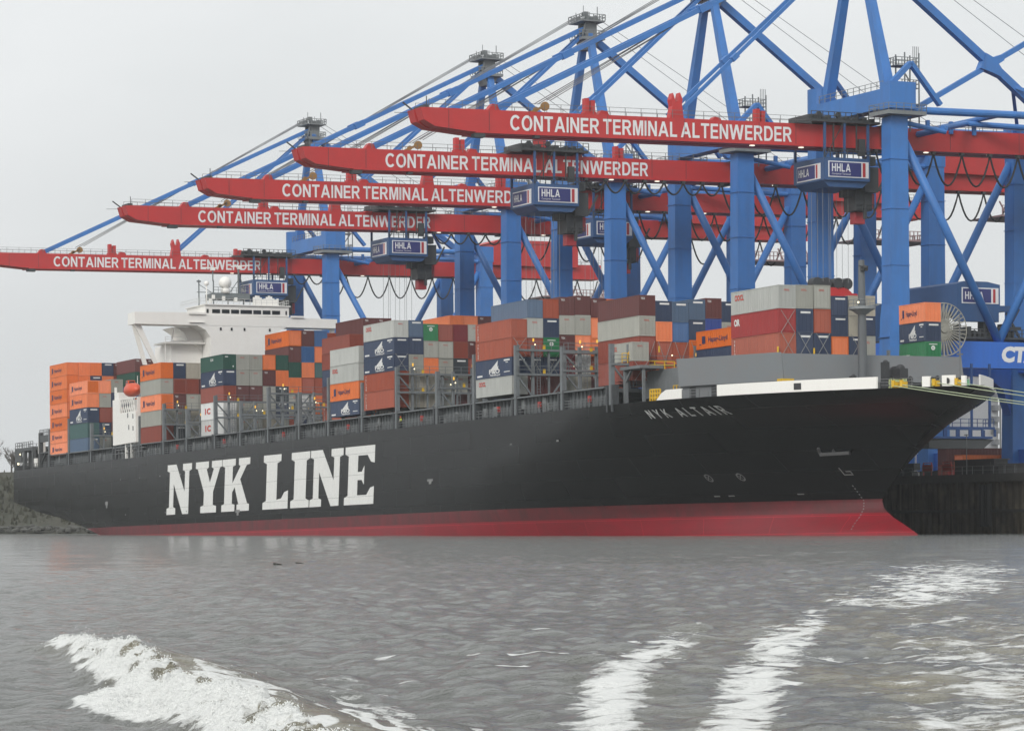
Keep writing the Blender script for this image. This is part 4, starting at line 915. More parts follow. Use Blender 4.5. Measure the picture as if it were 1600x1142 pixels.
def column(block, bname, ci, s0, t, base, tops, codes, ln=12.19, sides=None, jitter=0.06):
    """codes from the top down, tops = list of top heights from the top down (or one number: even tiers)"""
    n = len(codes)
    if not isinstance(tops, (list, tuple)): tops = [base+(tops-base)*(n-i)/n for i in range(n)]
    tops = list(tops)+[base]
    for i, c in enumerate(codes):
        if c == '.': continue
        h0, h1 = tops[i+1], tops[i]
        lab = f"{CC[c][0]} container, {tier_word(i, n)} in the {ORD[ci]} column of the {bname}"
        side = DEC_S.get(c) if (sides is None or sides[i] == '1') else None
        if c == 'R': side = 'or'
        end = DEC_E.get(c)
        if c == 's' and i == 0 and block in (3,): end = None
        if c == 'd' and ci < 2: side, end = 'mark_side', 'mark_end'
        container(s0+rnd.uniform(-jitter, jitter), t+rnd.uniform(-0.02, 0.02), h0+0.03, h1-h0-0.05, c, side, end, ln, lab, plain=rnd.random() < 0.4)
def T_(k): return 0.3+2.5*k
# bow block behind the breakwater
b = "block behind the breakwater"
for ci, (codes, t, top) in enumerate([("wRh", 10.05, 30.95), ("gnn", 12.55, 31.0), ("ghn", 15.1, 31.05), ("nno", 17.62, 29.75), ("een", 20.15, 29.85)]):
    column('A', b, ci, -27.7, t, 22.0 if ci < 3 else 22.1, top, codes, jitter=0)
b = "half-hidden bow block"
column('B', b, 0, -13.6, 12.6, 22.1, 26.95, "On", jitter=0)
column('B', b, 1, -13.4, 30.5, 22.0, [31.3, 28.6, 26.0], "eng", jitter=0)
for i, (c, ds, de) in enumerate((('O', 'hl', None), ('N', 'sail', 'sail_end'), ('G', 'china', 'emblem'))):
    container(-27.7, 31.4, 26.85-i*2.5, 2.44, c, ds, de, 6.06, f"{CC[c][0]} half-length container, {tier_word(i, 3)} of the small stack beside the spoked reel")
# second block from the bow
b = "second block from the bow"
for i, c in enumerate("gr"): container(-1.9, 2.8, 22.95-i*2.55, 2.5, c, 'oocl' if c == 'g' else None, 'oocl_end' if c == 'g' else None, 6.06, f"{CC[c][0]} half-length container, {TIER[2][i]} one beside the yellow ladder")
column(1, b, 0, 0.9, 5.3, 20.4, [31.9, 29.15, 26.45, 23.4], "mgrr")
for k, codes, top in ((3, "nohom", 31.2), (4, "sbhoo", 31.15), (5, "snoor", 31.5), (6, "mygrn", 31.75), (7, "ngrnm", 31.35), (8, "rgmog", 31.0), (9, "ogrmn", 31.0)):
    column(1, b, k-2, 0.9, T_(k), 20.4, [top-2.65*i-(0.12 if i else 0) for i in range(5)], codes)
# third block
b = "third block from the bow"
column(3, b, 0, 30.2, T_(0), 20.25, [30.85, 28.2, 25.52, 22.9], "hhNw", sides=["1", "1", "1", "1"])
for k, codes, tops in ((1, "swrnm", [33.6, 31.0, 28.2, 25.5, 22.9]), (2, "hnGnm", [33.75, 31.0, 28.3, 25.55, 22.9]), (3, "mgmcg", [34.1, 31.5, 28.75, 25.9, 23.2]),
                       (4, "mgoWe", [34.35, 31.6, 28.75, 26.0, 23.3]), (5, "moohm", [34.05, 31.25, 28.3, 25.7, 23.2]), (6, "ormnh", [34.0, 31.3, 28.6, 25.9, 23.2]), (7, "rmgon", [33.9, 31.2, 28.5, 25.8, 23.1])):
    column(3, b, k, 30.2, T_(k), 20.25, tops, codes, sides="00000")
# fourth block
b = "fourth block from the bow"
column(6, b, 0, 72.8, T_(0), 20.5, [33.85, 31.2, 28.65, 26.1, 23.3], "wNNhh")
for k, codes, top in ((1, "sngee", 33.9), (2, "Ggoee", 33.4), (3, "rgggg", 33.35), (4, "crkgm", 33.4), (5, "gmrmg", 33.45)):
    column(6, b, k, 72.8, T_(k), 20.5, [top-2.62*i for i in range(5)], codes)
# fifth and sixth blocks
b = "fifth block from the bow"
column(7, b, 0, 87.1, T_(0), 20.1, [30.9, 28.25, 25.4, 22.6], "wwON", sides="0111")
for k, t, codes in ((1, 16.0, "oormhn"), (2, 18.5, "ornmhg"), (3, 21.0, "mrgohn")):
    column(7, b, k, 87.1, t, 20.1, 36.05, codes, sides="000000")
b = "sixth block from the bow"
column(8, b, 0, 103.3, T_(2), 20.1, [34.0, 31.4, 28.7, 26.0, 23.2], "rrnmh")
for k, codes, top in ((3, "mrhnmo", 36.7), (4, "mmrhng", 36.7), (5, "hmnrgo", 36.3)): column(8, b, k-2, 103.3, T_(k), 20.1, top, codes, sides="000000")
# wide block before the bridge
b = "block before the bridge"
tp = [34.2, 31.46, 28.6, 25.86, 22.8]
for k, codes in ((1, "dNrWW"), (2, "ggmgg"), (3, "ggmgg"), (4, "omgge"), (5, "dokng")): column(12, b, k-1, 157.3, T_(k), 19.7, tp, codes, sides="11111")
for k, codes, top in ((6, "Omdogh", 38.7), (7, "mbohWn", 38.75), (8, "bothog", 38.8), (9, "hrtmng", 38.4)):
    column(12, b, k-1, 157.3, T_(k), 19.7, [top, 35.85, 32.95, 30.2, 27.4, 23.6], codes)
b = "block nearest the bridge"
for k, codes in ((0, "OgOgr"), (1, "nrmgk"), (2, "ergeg"), (3, "emgng")): column(14, b, k, 184.8, T_(k), 19.55, [34.4, 31.4, 28.55, 25.57, 22.7], codes)
b = "block behind the lifeboat"
for k, codes, tops in ((0, "OONts", [33.7, 31.1, 28.3, 25.26, 22.3]), (1, "ogrng", [33.7, 31.1, 28.3, 25.3, 22.4]), (2, "gnrmk", [34.0, 31.3, 28.4, 25.5, 22.6]), (3, "nkrmn", [31.0, 28.6, 26.1, 23.7, 21.4])):
    column(17, b, k, 231.0, T_(k), 19.6, tops, codes)
for k, codes in ((4, "mdbornm"), (5, "mrnogmh")): column(17, b, k, 231.0, T_(k), 19.6, 38.2, codes, sides="0000000")
b = "sternmost block"
column(18, b, 0, 245.0, T_(0), 19.4, [38.16, 35.55, 32.8, 29.95, 27.1, 24.4, 21.9], "OOOOOOO")
for k, codes in ((1, "oohmo"), (2, "onorm"), (3, "nomgo"), (4, "mrohn"), (5, "onrmg")): column(18, b, k, 245.0, T_(k), 24.6, 38.2, codes, sides="00000")
# lashing rods crossing the lowest ends of the bow stacks
def rods(s, ts, h0, h1, name="lashing_rods"):
    for t in ts: m = MB(); m.bar((s-0.12, t+0.2, h0), (s-0.12, t+2.2, h1), 0.05); m.bar((s-0.14, t+2.2, h0), (s-0.14, t+0.2, h1), 0.05); m.build("lashing_rod", mx_white, ship)
rods(-27.75, [10.05, 12.55, 15.1, 20.15], 21.9, 25.0); rods(-27.75, [10.05], 25.0, 27.8); rods(0.8, [5.3, 7.8, 10.3, 12.8], 20.5, 25.8); rods(-2.0, [2.8], 20.3, 22.9); rods(30.1, [5.3, 7.8, 10.3, 12.8, 2.8], 22.9, 26.0); rods(30.1, [0.3], 25.6, 28.2); rods(72.7, [0.3], 25.9, 28.7)
for s, t, h in ((-28, 14.9, 22.3), (-28, 9.7, 22.4), (-1.1, 7.2, 24.2), (-13.7, 12.4, 22.4)):
    amb = MB(); amb.tube((s, t, h), (s, t, h+0.8), 0.12, 8); amb.build("twistlock_box", myel, ship)
# containers standing on the quay, seen past the bow
def quay_box(code, s, t, h, lab):
    container(0, 0, 0, 2.6, code, None, None, 12.19, lab, QUAY @ Matrix.Translation(P(s, t, h)) @ Matrix.Rotation(R(-90), 4, 'Z'), group="containers standing on the quay")
quay_box('m', 44, 79.4, 10.5, "maroon container stacked on another on the quay beside the white building")
quay_box('r', 44, 79.4, 7.9, "rust-red container at the foot of the quay stack beside the white building")
quay_box('h', 44, 92.2, 10.5, "brick-red container stacked on the quay in front of the white building")
quay_box('n', 44, 92.2, 7.9, "navy container on the ground under the brick-red one on the quay")
quay_box('o', 37.5, 78.2, 9.25, "orange container carried by a low red transporter on the quay")
m = MB(); m.box((37.7, 77.6, 8.35), (34.8, 91.0, 9.2)); m.box((37.5, 77.0, 8.5), (35.0, 77.6, 9.6))
ag = empty("container_transporter", QUAY, "low red driverless transporter carrying an orange container on the quay", "transporter")
m.build("chassis", paint("transporter_red", (0.38, 0.05, 0.04), 0.5), ag)
for t in (79, 82.2, 86.4, 89.6):
    for s in (37.5, 35.0): w_ = MB(); w_.disc((s, t, 8.42), 0.56, 's', 0.5, 14); w_.build("wheel", mfend, ag)
# ================================================================ SHIP-TO-SHORE CRANES  (s from the crane's middle, t and h on the quay)
mblue = paint("crane_blue", (0.042, 0.185, 0.51), 0.5, 0.5, (0.050, 0.120, 0.29), streak=(1.0, 1.0, 0.10), scale=0.5)
mbluel = paint("crane_blue_bright", (0.022, 0.14, 0.56), 0.45, 0.3, scale=0.4)
mcred = paint("crane_red", (0.52, 0.030, 0.030), 0.5, 0.45, (0.33, 0.035, 0.035), streak=(1.0, 0.8, 0.15), scale=0.4)
mcgrey = paint("crane_grey", (0.20, 0.215, 0.22), 0.6, 0.4, scale=1.0)
mcdark = paint("crane_machinery", (0.050, 0.055, 0.058), 0.6, 0.4)
mcable = paint("festoon_cable", (0.018, 0.018, 0.020), 0.6)
mrope = paint("steel_rope", (0.22, 0.225, 0.23), 0.5)
msheave = paint("sheave_ochre", (0.33, 0.18, 0.045), 0.5)
mnavy = paint("sign_navy", (0.030, 0.035, 0.16), 0.5, 0.1); msw = paint("sign_white", (0.76, 0.76, 0.76), 0.5, 0.1); msr = paint("sign_red", (0.42, 0.03, 0.035), 0.5)
mtrol = paint("trolley_blue", (0.035, 0.095, 0.23), 0.5, 0.3)
mlampw = glow("lamp_white", (1.0, 0.95, 0.8), 1.2)
mnavyb = paint("dark_blue_steel", (0.018, 0.060, 0.19), 0.55, 0.4)
_KM = {}
def km(key, fn, name, mat, smooth=False):
    if key not in _KM:
        m = MB(); fn(m); m.v = [(x, y-52, z-7.9) for x, y, z in m.v]; _KM[key] = m.mesh(name, mat, smooth)
    return _KM[key]
HALF = 10.3
def leg_fn(s, t):
    def fn(m):
        # fabricated box leg, wider below the portal beam; sides lean a little with height
        tp, bt = 59.0, 9.8; dt = 0.35
        def sec(h, ws, wt, ds): return [P(s-ws+ds, t-wt, h), P(s+ws+ds, t-wt, h), P(s+ws+ds, t+wt, h), P(s-ws+ds, t+wt, h)]
        vs = []; lv = [(bt, 1.5, 2.1), (24.0, 1.45, 1.95), (30.5, 1.35, 1.75), (32.5, 1.25, 1.55), (tp, 1.2, 1.42)]
        for h, a, b_ in lv: vs += sec(h, a, b_, 0)
        fs = [(3, 2, 1, 0)]
        for i in range(len(lv)-1):
            for j in range(4): fs.append((4*i+j, 4*i+(j+1) % 4, 4*i+4+(j+1) % 4, 4*i+4+j))
        fs.append((16, 17, 18, 19)); m.add(vs, fs)
        for h in (18, 27.8, 38, 46, 53): m.box((s-1.32, t-1.62 if h > 31 else t-2.1, h), (s+1.32, t+1.62 if h > 31 else t+2.1, h+0.10))
    return fn
def text_on_boom(m, txt, h, wdt, t0, z0, s, bold):
    v, f, _ = block_text(txt, h, wdt); m.add([P(s, t0+x, z0+y+0.0118*x) for x, y in v], f)
TEND = 118.0
def crane(sm, kz, trol, spread_h, label, extra=False, loops=None, tol=0.0):
    dz = 0.0
    root = empty("gantry_crane", QUAY @ Matrix.Translation(P(sm, 52, 7.9)) @ Matrix.Diagonal((1, 1, kz, 1)), label, "crane", "container cranes along the quay")
    def K(key, fn, name, mat, parent=root, loc=None, smooth=False):
        return link(km(key, fn, name, mat, smooth), name, parent, None, loc)
    UP = (0, 0, dz)
    for s in (-HALF, HALF):
        for t in (52.0, 86.8): K(('leg', s, t), leg_fn(s, t), "leg", mblue)
    def heads(m):
        for s in (-HALF, HALF):
            if s < 0: m.box((s-1.35, 50.4, 60.2), (s+1.35, 54.7, 64.0))
            else: m.tube((s, 52.2, 58.8), (s, 52.2, 65.6), 2.05, 18)
        m.box((-HALF+1.3, 50.55, 60.4), (HALF-1.6, 53.0, 63.2))
        m.box((-HALF-1.0, 50.9, 59.0), (-HALF+1.0, 54.2, 60.2))
    K('cross', heads, "cross_beam", mblue)
    def heads2(m):
        for s in (-HALF, HALF): m.box((s-1.3, 85.2, 58.5), (s+1.3, 88.4, 61.8))
        m.box((-HALF+1.3, 85.8, 58.8), (HALF-1.3, 87.8, 61.5))
    K('cross2', heads2, "cross_beam", mblue)
    def plat(m):
        for s in (-HALF, HALF):
            m.prism([(s-2.6, 49.4), (s+2.0, 49.0), (s+2.3, 55.6), (s-2.4, 55.8)], 'h', 59.2, 59.75)
            m.rail([(s-2.6, 49.4, 59.75), (s+2.0, 49.0, 59.75), (s+2.3, 55.6, 59.75), (s-2.4, 55.8, 59.75), (s-2.6, 49.4, 59.75)], 1.0, 1.1, 0.04)
        m.rail([(-HALF+1, 50.7, 63.2), (HALF-2, 50.7, 63.2)], 1.1, 1.6, 0.04)
    K('plat', plat, "leg_platform", mcgrey)
    def aframe(m):
        for s in (-8.6, 8.2): m.bar((s, 52.0, 63.2), (s*0.10, 52.0, 86.0), 1.55, 1.35, 1.05)
        # short triangular frame behind the beam
        m.bar((-HALF, 51.5, 63.9), (-HALF, 54.6, 66.9), 0.9, 0.7); m.bar((-HALF, 54.6, 67.0), (-HALF, 59.6, 61.2), 0.9, 0.6); m.bar((HALF, 51.5, 63.9), (HALF, 54.6, 66.9), 0.9, 0.7); m.bar((HALF, 54.6, 67.0), (HALF, 59.6, 61.2), 0.9, 0.6)
    K('aframe', aframe, "a_frame", mblue)
    def head(m):
        m.box((-2.6, 50.0, 84.5), (2.6, 54.2, 85.0)); m.box((-1.4, 51.0, 85.1), (-0.9, 53.2, 88.4)); m.box((0.9, 51.0, 85.1), (1.4, 53.2, 88.4)); m.box((-0.9, 51.6, 85.1), (0.9, 52.6, 87.4)); m.bar((-1.5, 50.4, 85.1), (-1.5, 51.2, 88.2), 0.25); m.bar((1.5, 53.8, 85.1), (1.5, 53.0, 88.2), 0.25); m.prism([(50.6, 84.6), (53.6, 84.6), (52.8, 83.0), (51.4, 83.0)], 's', -1.6, 1.6)
        m.box((-2.6, 49.8, 87.6), (2.6, 54.2, 87.85)); m.rail([(-2.6, 49.8, 87.85), (2.6, 49.8, 87.85), (2.6, 54.2, 87.85), (-2.6, 54.2, 87.85), (-2.6, 49.8, 87.85)], 1.0, 0.9, 0.06); m.rail([(-2.5, 49.9, 85.1), (2.5, 49.9, 85.1), (2.5, 54.1, 85.1), (-2.5, 54.1, 85.1), (-2.5, 49.9, 85.1)], 1.0, 0.9, 0.06)
        for t in (51.2, 52.8): m.disc((-1.7, t, 88.3), 0.5, 's', 0.25, 14); m.disc((1.7, t, 88.5), 0.5, 's', 0.25, 14)
        m.box((-1.9, 50.6, 88.6), (-0.8, 51.4, 89.3)); m.box((0.6, 52.4, 87.9), (1.8, 53.6, 88.9)); m.bar((-2.3, 50.2, 88), (-2.3, 50.2, 90.2), 0.09); m.bar((2.2, 51, 88), (2.2, 51, 89.7), 0.09)
        m.bar((0, 54.0, 88), (0, 54.0, 90.6), 0.12); m.bar((1, 53.0, 88), (1, 53.0, 89.8), 0.08)
    K('head', head, "mast_head", mcgrey)
    def back(m):
        for s in (-0.9, 0.9): pass
        m.bar((0, 52.6, 85.4), (0, 75.1, 69.3), 1.15, 1.15); m.bar((0, 75.1, 69.3), (-0.0, 87.0, 60.5), 1.15, 1.15)
        for s in (-HALF, HALF): m.bar((0, 79, 66.4), (s, 87, 61.0), 0.5)
    K('back', back, "backstay", mblue)
    if extra:
        def xst(m):
            m.bar((0, 62.0, 62.1), (0, 73.6, 68.5), 0.75); m.bar((0, 76.4, 70.1), (0, 84.0, 74.3), 0.75); m.prism([(73.0, 68.6), (74.2, 68.3), (75.2, 68.0), (76.6, 67.5), (76.9, 68.5), (76.2, 69.4), (77.2, 70.0), (76.6, 70.8), (75.3, 70.3), (73.9, 70.9), (73.6, 69.9)], 's', -0.7, 0.7)
        K('xst', xst, "brace", mblue)
    def ties(m):
        for s in (-HALF, HALF):
            m.tube((s, 53.5, 60.2), (s, 85.4, 60.6), 0.55, 12); m.tube((s, 53.5, 58.4), (s, 60.5, 57.4), 0.35, 10)
            m.tube((s, 60.0, 57.9), (s*0.35, 68.5, 59.8), 0.42, 10); m.tube((s*0.35, 68.5, 59.8), (s, 85.4, 58.6), 0.42, 10)
        m.tube((-HALF, 60.5, 57.9), (HALF, 60.5, 57.9), 0.45, 10); m.tube((-HALF, 70, 60.4), (HALF, 70, 60.4), 0.4, 10)
        for t in (62, 66, 70): m.bar((-3.3, t, 58.2), (-3.3, t, 60.0), 0.5); m.bar((3.3, t, 58.2), (3.3, t, 60.0), 0.5)
    K('ties', ties, "top_tie", mblue, smooth=False)
    def vb(m):
        for s in (-HALF, HALF):
            m.tube((s, 53.3, 56.2), (s, 69.4, 27.6), 0.62, 14); m.tube((s, 85.5, 56.2), (s, 69.4, 27.6), 0.62, 14)
    K('vb', vb, "diagonal_brace", mblue, smooth=True)
    def pb(m):
        for s in (-HALF, HALF):
            m.box((s-1.0, 53.4, 23.7), (s+1.0, 85.4, 27.5)); m.prism([(53.5, 23.7), (58.5, 23.7), (55.4, 21.8), (53.9, 17.5), (53.5, 17.5)], 's', s-0.98, s+0.98); m.prism([(85.3, 23.7), (80.3, 23.7), (83.4, 21.8), (84.9, 17.5), (85.3, 17.5)], 's', s-0.98, s+0.98)
        for t in (52.0, 86.8): m.box((-HALF+1.4, t-1.0, 24.2), (HALF-1.4, t+1.0, 27.2)); m.box((-HALF-2.5, t-1.0, 9.9), (HALF+2.5, t+1.0, 12.6))
    K('pb', pb, "portal_beam", mbluel)
    def cta(m):
        v, f, wd = text_mb("CTA", 2.15, 6.4, 0.06); m.add([P(-HALF-1.02, 69.1+x+0.12*y, 24.75+y) for x, y in v], f)
    K('cta', cta, "lettering", msw)
    def bog_fn(s, t):
        def fn(m):
            m.box((s-5.4, t-0.5, 8.9), (s+5.4, t+0.5, 9.9))
            for k in range(5): m.disc((s-4.4+k*2.2, t, 8.36), 0.44, 't', 1.05, 12)
            for k in range(4): m.box((s-4.4+k*2.2+0.5, t-0.4, 8.1), (s-4.4+k*2.2+1.7, t+0.4, 8.95))
        return fn
    for s_ in (-HALF, HALF):
        for t_ in (52.0, 86.8): K(('bog', s_, t_), bog_fn(s_, t_), "bogie", mcdark)
    # ---- boom
    def bt(t): return 57.78+0.0118*(t+18)
    def boom(m):
        for s in (-2.1, 0.5):
            prof = [(-18.1, bt(-18)-0.05), (-17.6, 56.1), (-16.0, 55.3), (-10.5, bt(-10)-3.05), (TEND, bt(TEND)-3.05), (TEND, bt(TEND)), (-16.9, bt(-17))]
            m.prism(prof, 's', s-1.0, s+1.0)
        for t in range(-15, 118, 9): m.box((-1.05, t, bt(t)-0.9), (-0.55, t+0.5, bt(t)-0.05))
        for s in (-2.2, 0.6): m.prism([(-10, bt(-10)-3.2), (TEND, bt(TEND)-3.2), (TEND, bt(TEND)-3.05), (-10, bt(-10)-3.05)], 's', s-1.05, s+1.05)
    K('boom', boom, "boom", mcred, loc=UP)
    def seam(m):
        for t in list(range(-14, 48, 6))+[54, 66, 78]: m.box((-3.13, t, bt(t)-2.9), (-3.08, t+0.05, bt(t)-0.1))
    K('seam', seam, "boom_seam", mcdark, loc=UP)
    K('hinge', lambda m: m.box((-3.2, 54.2, 55.2), (1.6, 55.2, 58.9)), "boom_hinge", mcdark, loc=UP)
    K('buf1', lambda m: m.box((-3.2, -10.2, 54.1), (-2.0, -8.6, 54.62)), "buffer", mcdark, loc=UP); K('buf2', lambda m: m.box((-3.2, -1.2, 54.4), (-2.4, -0.4, 54.74)), "buffer", mcdark, loc=UP)
    def tip(m): m.bar((0, -17.8, 57.6), (0, -19.4, 58.7), 0.18); m.bar((-2.3, -16.9, 57.7), (-2.3, -16.9, 59.4), 0.1); m.box((-2.6, -17.4, 57.7), (1, -16.6, 58.2)); m.bar((1, -17.8, 57.5), (1, -20.2, 57.4), 0.06)
    K('tip', tip, "boom_tip_gear", mcdark, loc=UP)
    def btx(m): text_on_boom(m, "CONTAINER TERMINAL ALTENWERDER", 2.10, 44.2, -4.85, 55.27, -3.125, 0.028)
    K('btx', btx, "lettering", msw, loc=UP)
    def brl(m):
        for s in (-3.05, 1.45): m.rail([(s, -16.9, bt(-17)), (s, 40, bt(40)), (s, TEND, bt(TEND))], 1.1, 2.4, 0.03)
    K('brl', brl, "boom_railing", mrail, loc=UP)
    def post_fn(t, w_, h):
        def fn(m):
            for d in (-.45, .45): m.box((-2.6, t+d-0.3, 58.0), (-1.6, t+d+0.3, h-0.25*(d > 0)))
            m.box((-2.7, t-0.9, 57.98), (-1.5, t+0.9, 58.5))
        return fn
    K('post_a', post_fn(7.6, .85, 60.35), "boom_bracket", mcred, loc=UP); K('post_b', post_fn(34.6, .85, 60.3), "boom_bracket", mcred, loc=UP)
    def pfork(m): m.prism([(20.0, 58.1), (22.2, 58.1), (21.9, 60.2), (22.0, 61.0), (21.6, 61.9), (21.3, 60.6), (20.9, 60.6), (20.5, 61.8), (20.2, 60.9), (20.4, 60.0)], 's', -2.7, -1.5)
    K('pfork', pfork, "boom_bracket", mcred, loc=UP)
    for t in (-7.0, 9.6, 27.4):
        K(('lug', t), (lambda t: lambda m: m.prism([(t-1, 57.9), (t+1, 57.9), (t+.6, 58.7), (t-.3, 58.8)], 's', -2.7, -1.5))(t), "stay_lug", mcred, loc=UP)
    def shv(m):
        m.disc((-2.1, 0.9, 58.95), 0.62, 's', 0.35, 18); m.bar((-2.1, 0.9, 59.0), (-2.1, -1.3, 58.0), 0.35); m.disc((-2.1, -0.5, 58.45), 0.35, 's', 0.35, 14)
    K('shv', shv, "sheave", msheave, loc=UP)
    # stays and hoist ropes
    def fst(m):
        for s in (-1.9, 1.9):
            a = Vector((s-0.6, -6.4, 58.3)); b_ = Vector((s*0.45, 51.2, 86.6)); m.bar(a, b_, 0.55, 0.72); k = a.lerp(b_, 0.55); k2 = a.lerp(b_, 0.58); m.bar(k, k2, 0.85, 1.1)
    K('fst', fst, "forestay", mblue)
    def ist(m):
        for s in (-1.7, 1.7):
            a = Vector((s-0.5, 21.6, 59.2)); b_ = Vector((s*0.45, 51.0, 85.6)); m.bar(a, b_, 0.38, 0.5); m.bar(a.lerp(b_, 0.30), a.lerp(b_, 0.33), 0.75)
    K('ist', ist, "inner_stay", mblue)
    def rop(m):
        for s in (-2.0, 2.0):
            for d in (0, 0.55): m.tube((s, 1.2+d, 59.8), (s*0.5, 50.6, 88.6+d*0.6), 0.06, 4)
        m.tube((1.2, 53.4, 88.4), (1.2, 100, 60.5), 0.05, 4); m.tube((-1.2, 53.4, 88.4), (-1.2, 104, 60.5), 0.05, 4)
    K('rop', rop, "hoist_rope", mrope)
    # festoon cables hanging under the boom between the trolley and the rear end
    def fes(m):
        t = trol+9.5; gap = 3.6
        while t < TEND-4:
            gap = 3.4 if t < 52 else 4.9; dep = 1.9 if t < 52 else 4.6
            pts = []
            for i in range(11): x = -1+2*i/10; pts.append((-2.9, t+gap*(x+1)/2, bt(t)-3.45+dz-dep*(1-x*x)))
            m.path(pts, 0.15, 6); t += gap
    K(('fes', sm), fes, "festoon_cable", mcable)
    def car(m):
        t = trol+9.5
        while t < TEND-4: m.box((-3.2, t-0.3, bt(t)-3.6+dz), (-2.6, t+0.3, bt(t)-3.2+dz)); t += 3.4 if t < 52 else 4.9
    K(('car', sm), car, "cable_carrier", mcdark)
    def rear(m):
        m.box((-4.5, TEND-14, 51.9), (4.5, TEND+1.5, 52.2)); m.rail([(-4.5, TEND-14, 52.2), (-4.5, TEND+1.5, 52.2), (4.5, TEND+1.5, 52.2)], 1.5, 0.8, 0.07)
        for t in (TEND-13, TEND-6, TEND): m.bar((-4.2, t, 52.2), (-2.2, t, 54.6), 0.2)
    K('rear', rear, "rear_platform", paint("platform_pale", (0.34, 0.22, 0.22), 0.6, 0.4), loc=UP)
    def lad(m):
        t, s = 57.0, -HALF+4.5
        for h in range(58, 69): m.box((s-0.6, t-1.2, h), (s+0.6, t+1.2, h+0.05)) if h in (61, 64, 67) else None
        for d in (-1.2, 1.2):
            for e in (-1.2, 1.2): m.bar((s+d, t+e, 58), (s+d, t+e, 69.0), 0.16)
        for h in (60.5, 64.0, 67.2): m.rail([(s-1.2, t-2.6, h), (s+1.2, t-2.6, h), (s+1.2, t+1.2, h), (s-1.2, t+1.2, h), (s-1.2, t-2.6, h)], 1.1, 0.8, 0.05); m.box((s-1.2, t-2.6, h-0.12), (s+1.2, t+1.2, h))
        m.bar((s, t-1.2, 60.5), (s, t+1.2, 64), 0.16); m.bar((s, t+1.2, 64), (s, t-1.2, 67.2), 0.16)
        for e in (0.2, 0.5, 0.8, 1.1): m.bar((s-1.2, t+e, 67.2), (s-1.2, t+e, 69.9), 0.07)
    K('lad', lad, "stair_tower", mcgrey)
    def flood(m):
        for t in (33, 41, 62, 73): m.box((-2.6, t, bt(t)-3.36), (-2.1, t+0.6, bt(t)-3.24))
    K('flood', flood, "floodlight", mlampw, loc=UP)
    # rear machinery house on the boom
    def mh(m): m.box((-4, 92, 58.6), (4, 112, 63.5)); m.prism([(91.6, 63.5), (112.4, 63.5), (111, 64.2), (93, 64.2)], 's', -4.2, 4.2)
    K('mh', mh, "machinery_house", mcred, loc=UP)
    # ---- trolley
    tr = bpy.data.objects.new("trolley", None); COL.objects.link(tr); tr.parent = root; tr.location = (0, trol-44.0, dz)
    def tb(m):
        m.box((-4.4, 44.0, 50.5), (4.2, 51.6, 53.75)); m.prism([(44.0, 50.5), (51.6, 50.5), (50.6, 49.6), (45.0, 49.6)], 's', -4.0, 3.8)
        for t in (44.0, 51.2): m.box((-4.4, t, 53.7), (-4.1, t+0.34, 59.0)); m.box((3.9, t, 53.7), (4.2, t+0.34, 59.0))
        m.box((-4.4, 47.3, 53.7), (-4.1, 47.6, 59.0))
    K('tb', tb, "cabin_body", mtrol, tr)
    def tm(m):
        m.box((-4.6, 41.8, 58.75), (4.6, 53.2, 59.1)); m.rail([(-4.6, 41.8, 59.1), (-4.6, 53.2, 59.1)], 1.1, 0.9, 0.05)
        r_ = random.Random(5)
        for k in range(22): t = 42+k*0.5; m.box((-4.2+r_.uniform(0, 1), t, 59.1), (r_.uniform(0, 3), t+0.45, 59.1+r_.uniform(0.2, 0.9)))
        m.disc((-4.3, 43.2, 59.7), 0.5, 's', 0.3, 12); m.disc((-4.3, 46.4, 59.8), 0.45, 's', 0.3, 12); m.box((-4.4, 39.6, 58.4), (-3.4, 42, 58.7))
        m.bar((-4.4, 44.2, 53.8), (-4.4, 47.2, 58.7), 0.1); m.rail([(-4.5, 44.0, 53.75), (-4.5, 51.6, 53.75)], 1.1, 0.9, 0.05)
        for t in (45.6, 49.4): m.box((-4.3, t, 54.5), (-4.1, t+0.16, 58.6))
        m.box((-4.2, 50.0, 54.2), (-3.6, 51.0, 56.6)); m.box((-3, 51.6, 49.2), (2, 53.9, 52.8)); m.box((-2, 50.6, 46.6), (1.2, 53.4, 49.4)); m.bar((-2, 52.2, 49), (-2, 52.2, 45.4), 0.4); m.box((-1.6, 49.4, 48.6), (0.6, 50.6, 49.6))
        m.box((-3.4, 51.7, 53.0), (-2.2, 53.2, 54.3)); m.bar((-3, 53.9, 49.5), (-3, 55.5, 52.5), 0.25); m.rail([(-2.2, 50.6, 46.5), (-2.2, 53.6, 46.5)], 1.0, 0.8, 0.06)
    K('tm', tm, "trolley_machinery", mcdark, tr)
    def tcab(m): m.box((-1.2, 52.9, 47.0), (0.6, 54.3, 49.2)); m.box((-1.0, 51.2, 44.8), (0.5, 52.8, 46.5))
    K('tcab', tcab, "operator_cab", paint("cab_red", (0.42, 0.04, 0.05), 0.5), tr)
    SF = [("sign_panel", msw, lambda m: m.box((-4.46, 44.65, 50.95), (-4.40, 51.35, 53.25)), lambda m: m.prism([(-3.4, 50.75), (3.2, 50.75), (3.2, 53.0), (-3.4, 53.0)], 't', 43.94, 44.0)),
          ("sign_field", mnavy, lambda m: m.box((-4.50, 44.82, 51.1), (-4.46, 50.1, 53.1)), lambda m: m.prism([(-1.9, 50.92), (3.05, 50.92), (3.05, 52.83), (-1.9, 52.83)], 't', 43.90, 43.94)),
          ("sign_stripe", msr, lambda m: m.box((-4.50, 50.35, 51.1), (-4.46, 50.8, 53.1)), lambda m: m.prism([(-2.6, 50.92), (-2.2, 50.92), (-2.2, 52.83), (-2.6, 52.83)], 't', 43.90, 43.94))]
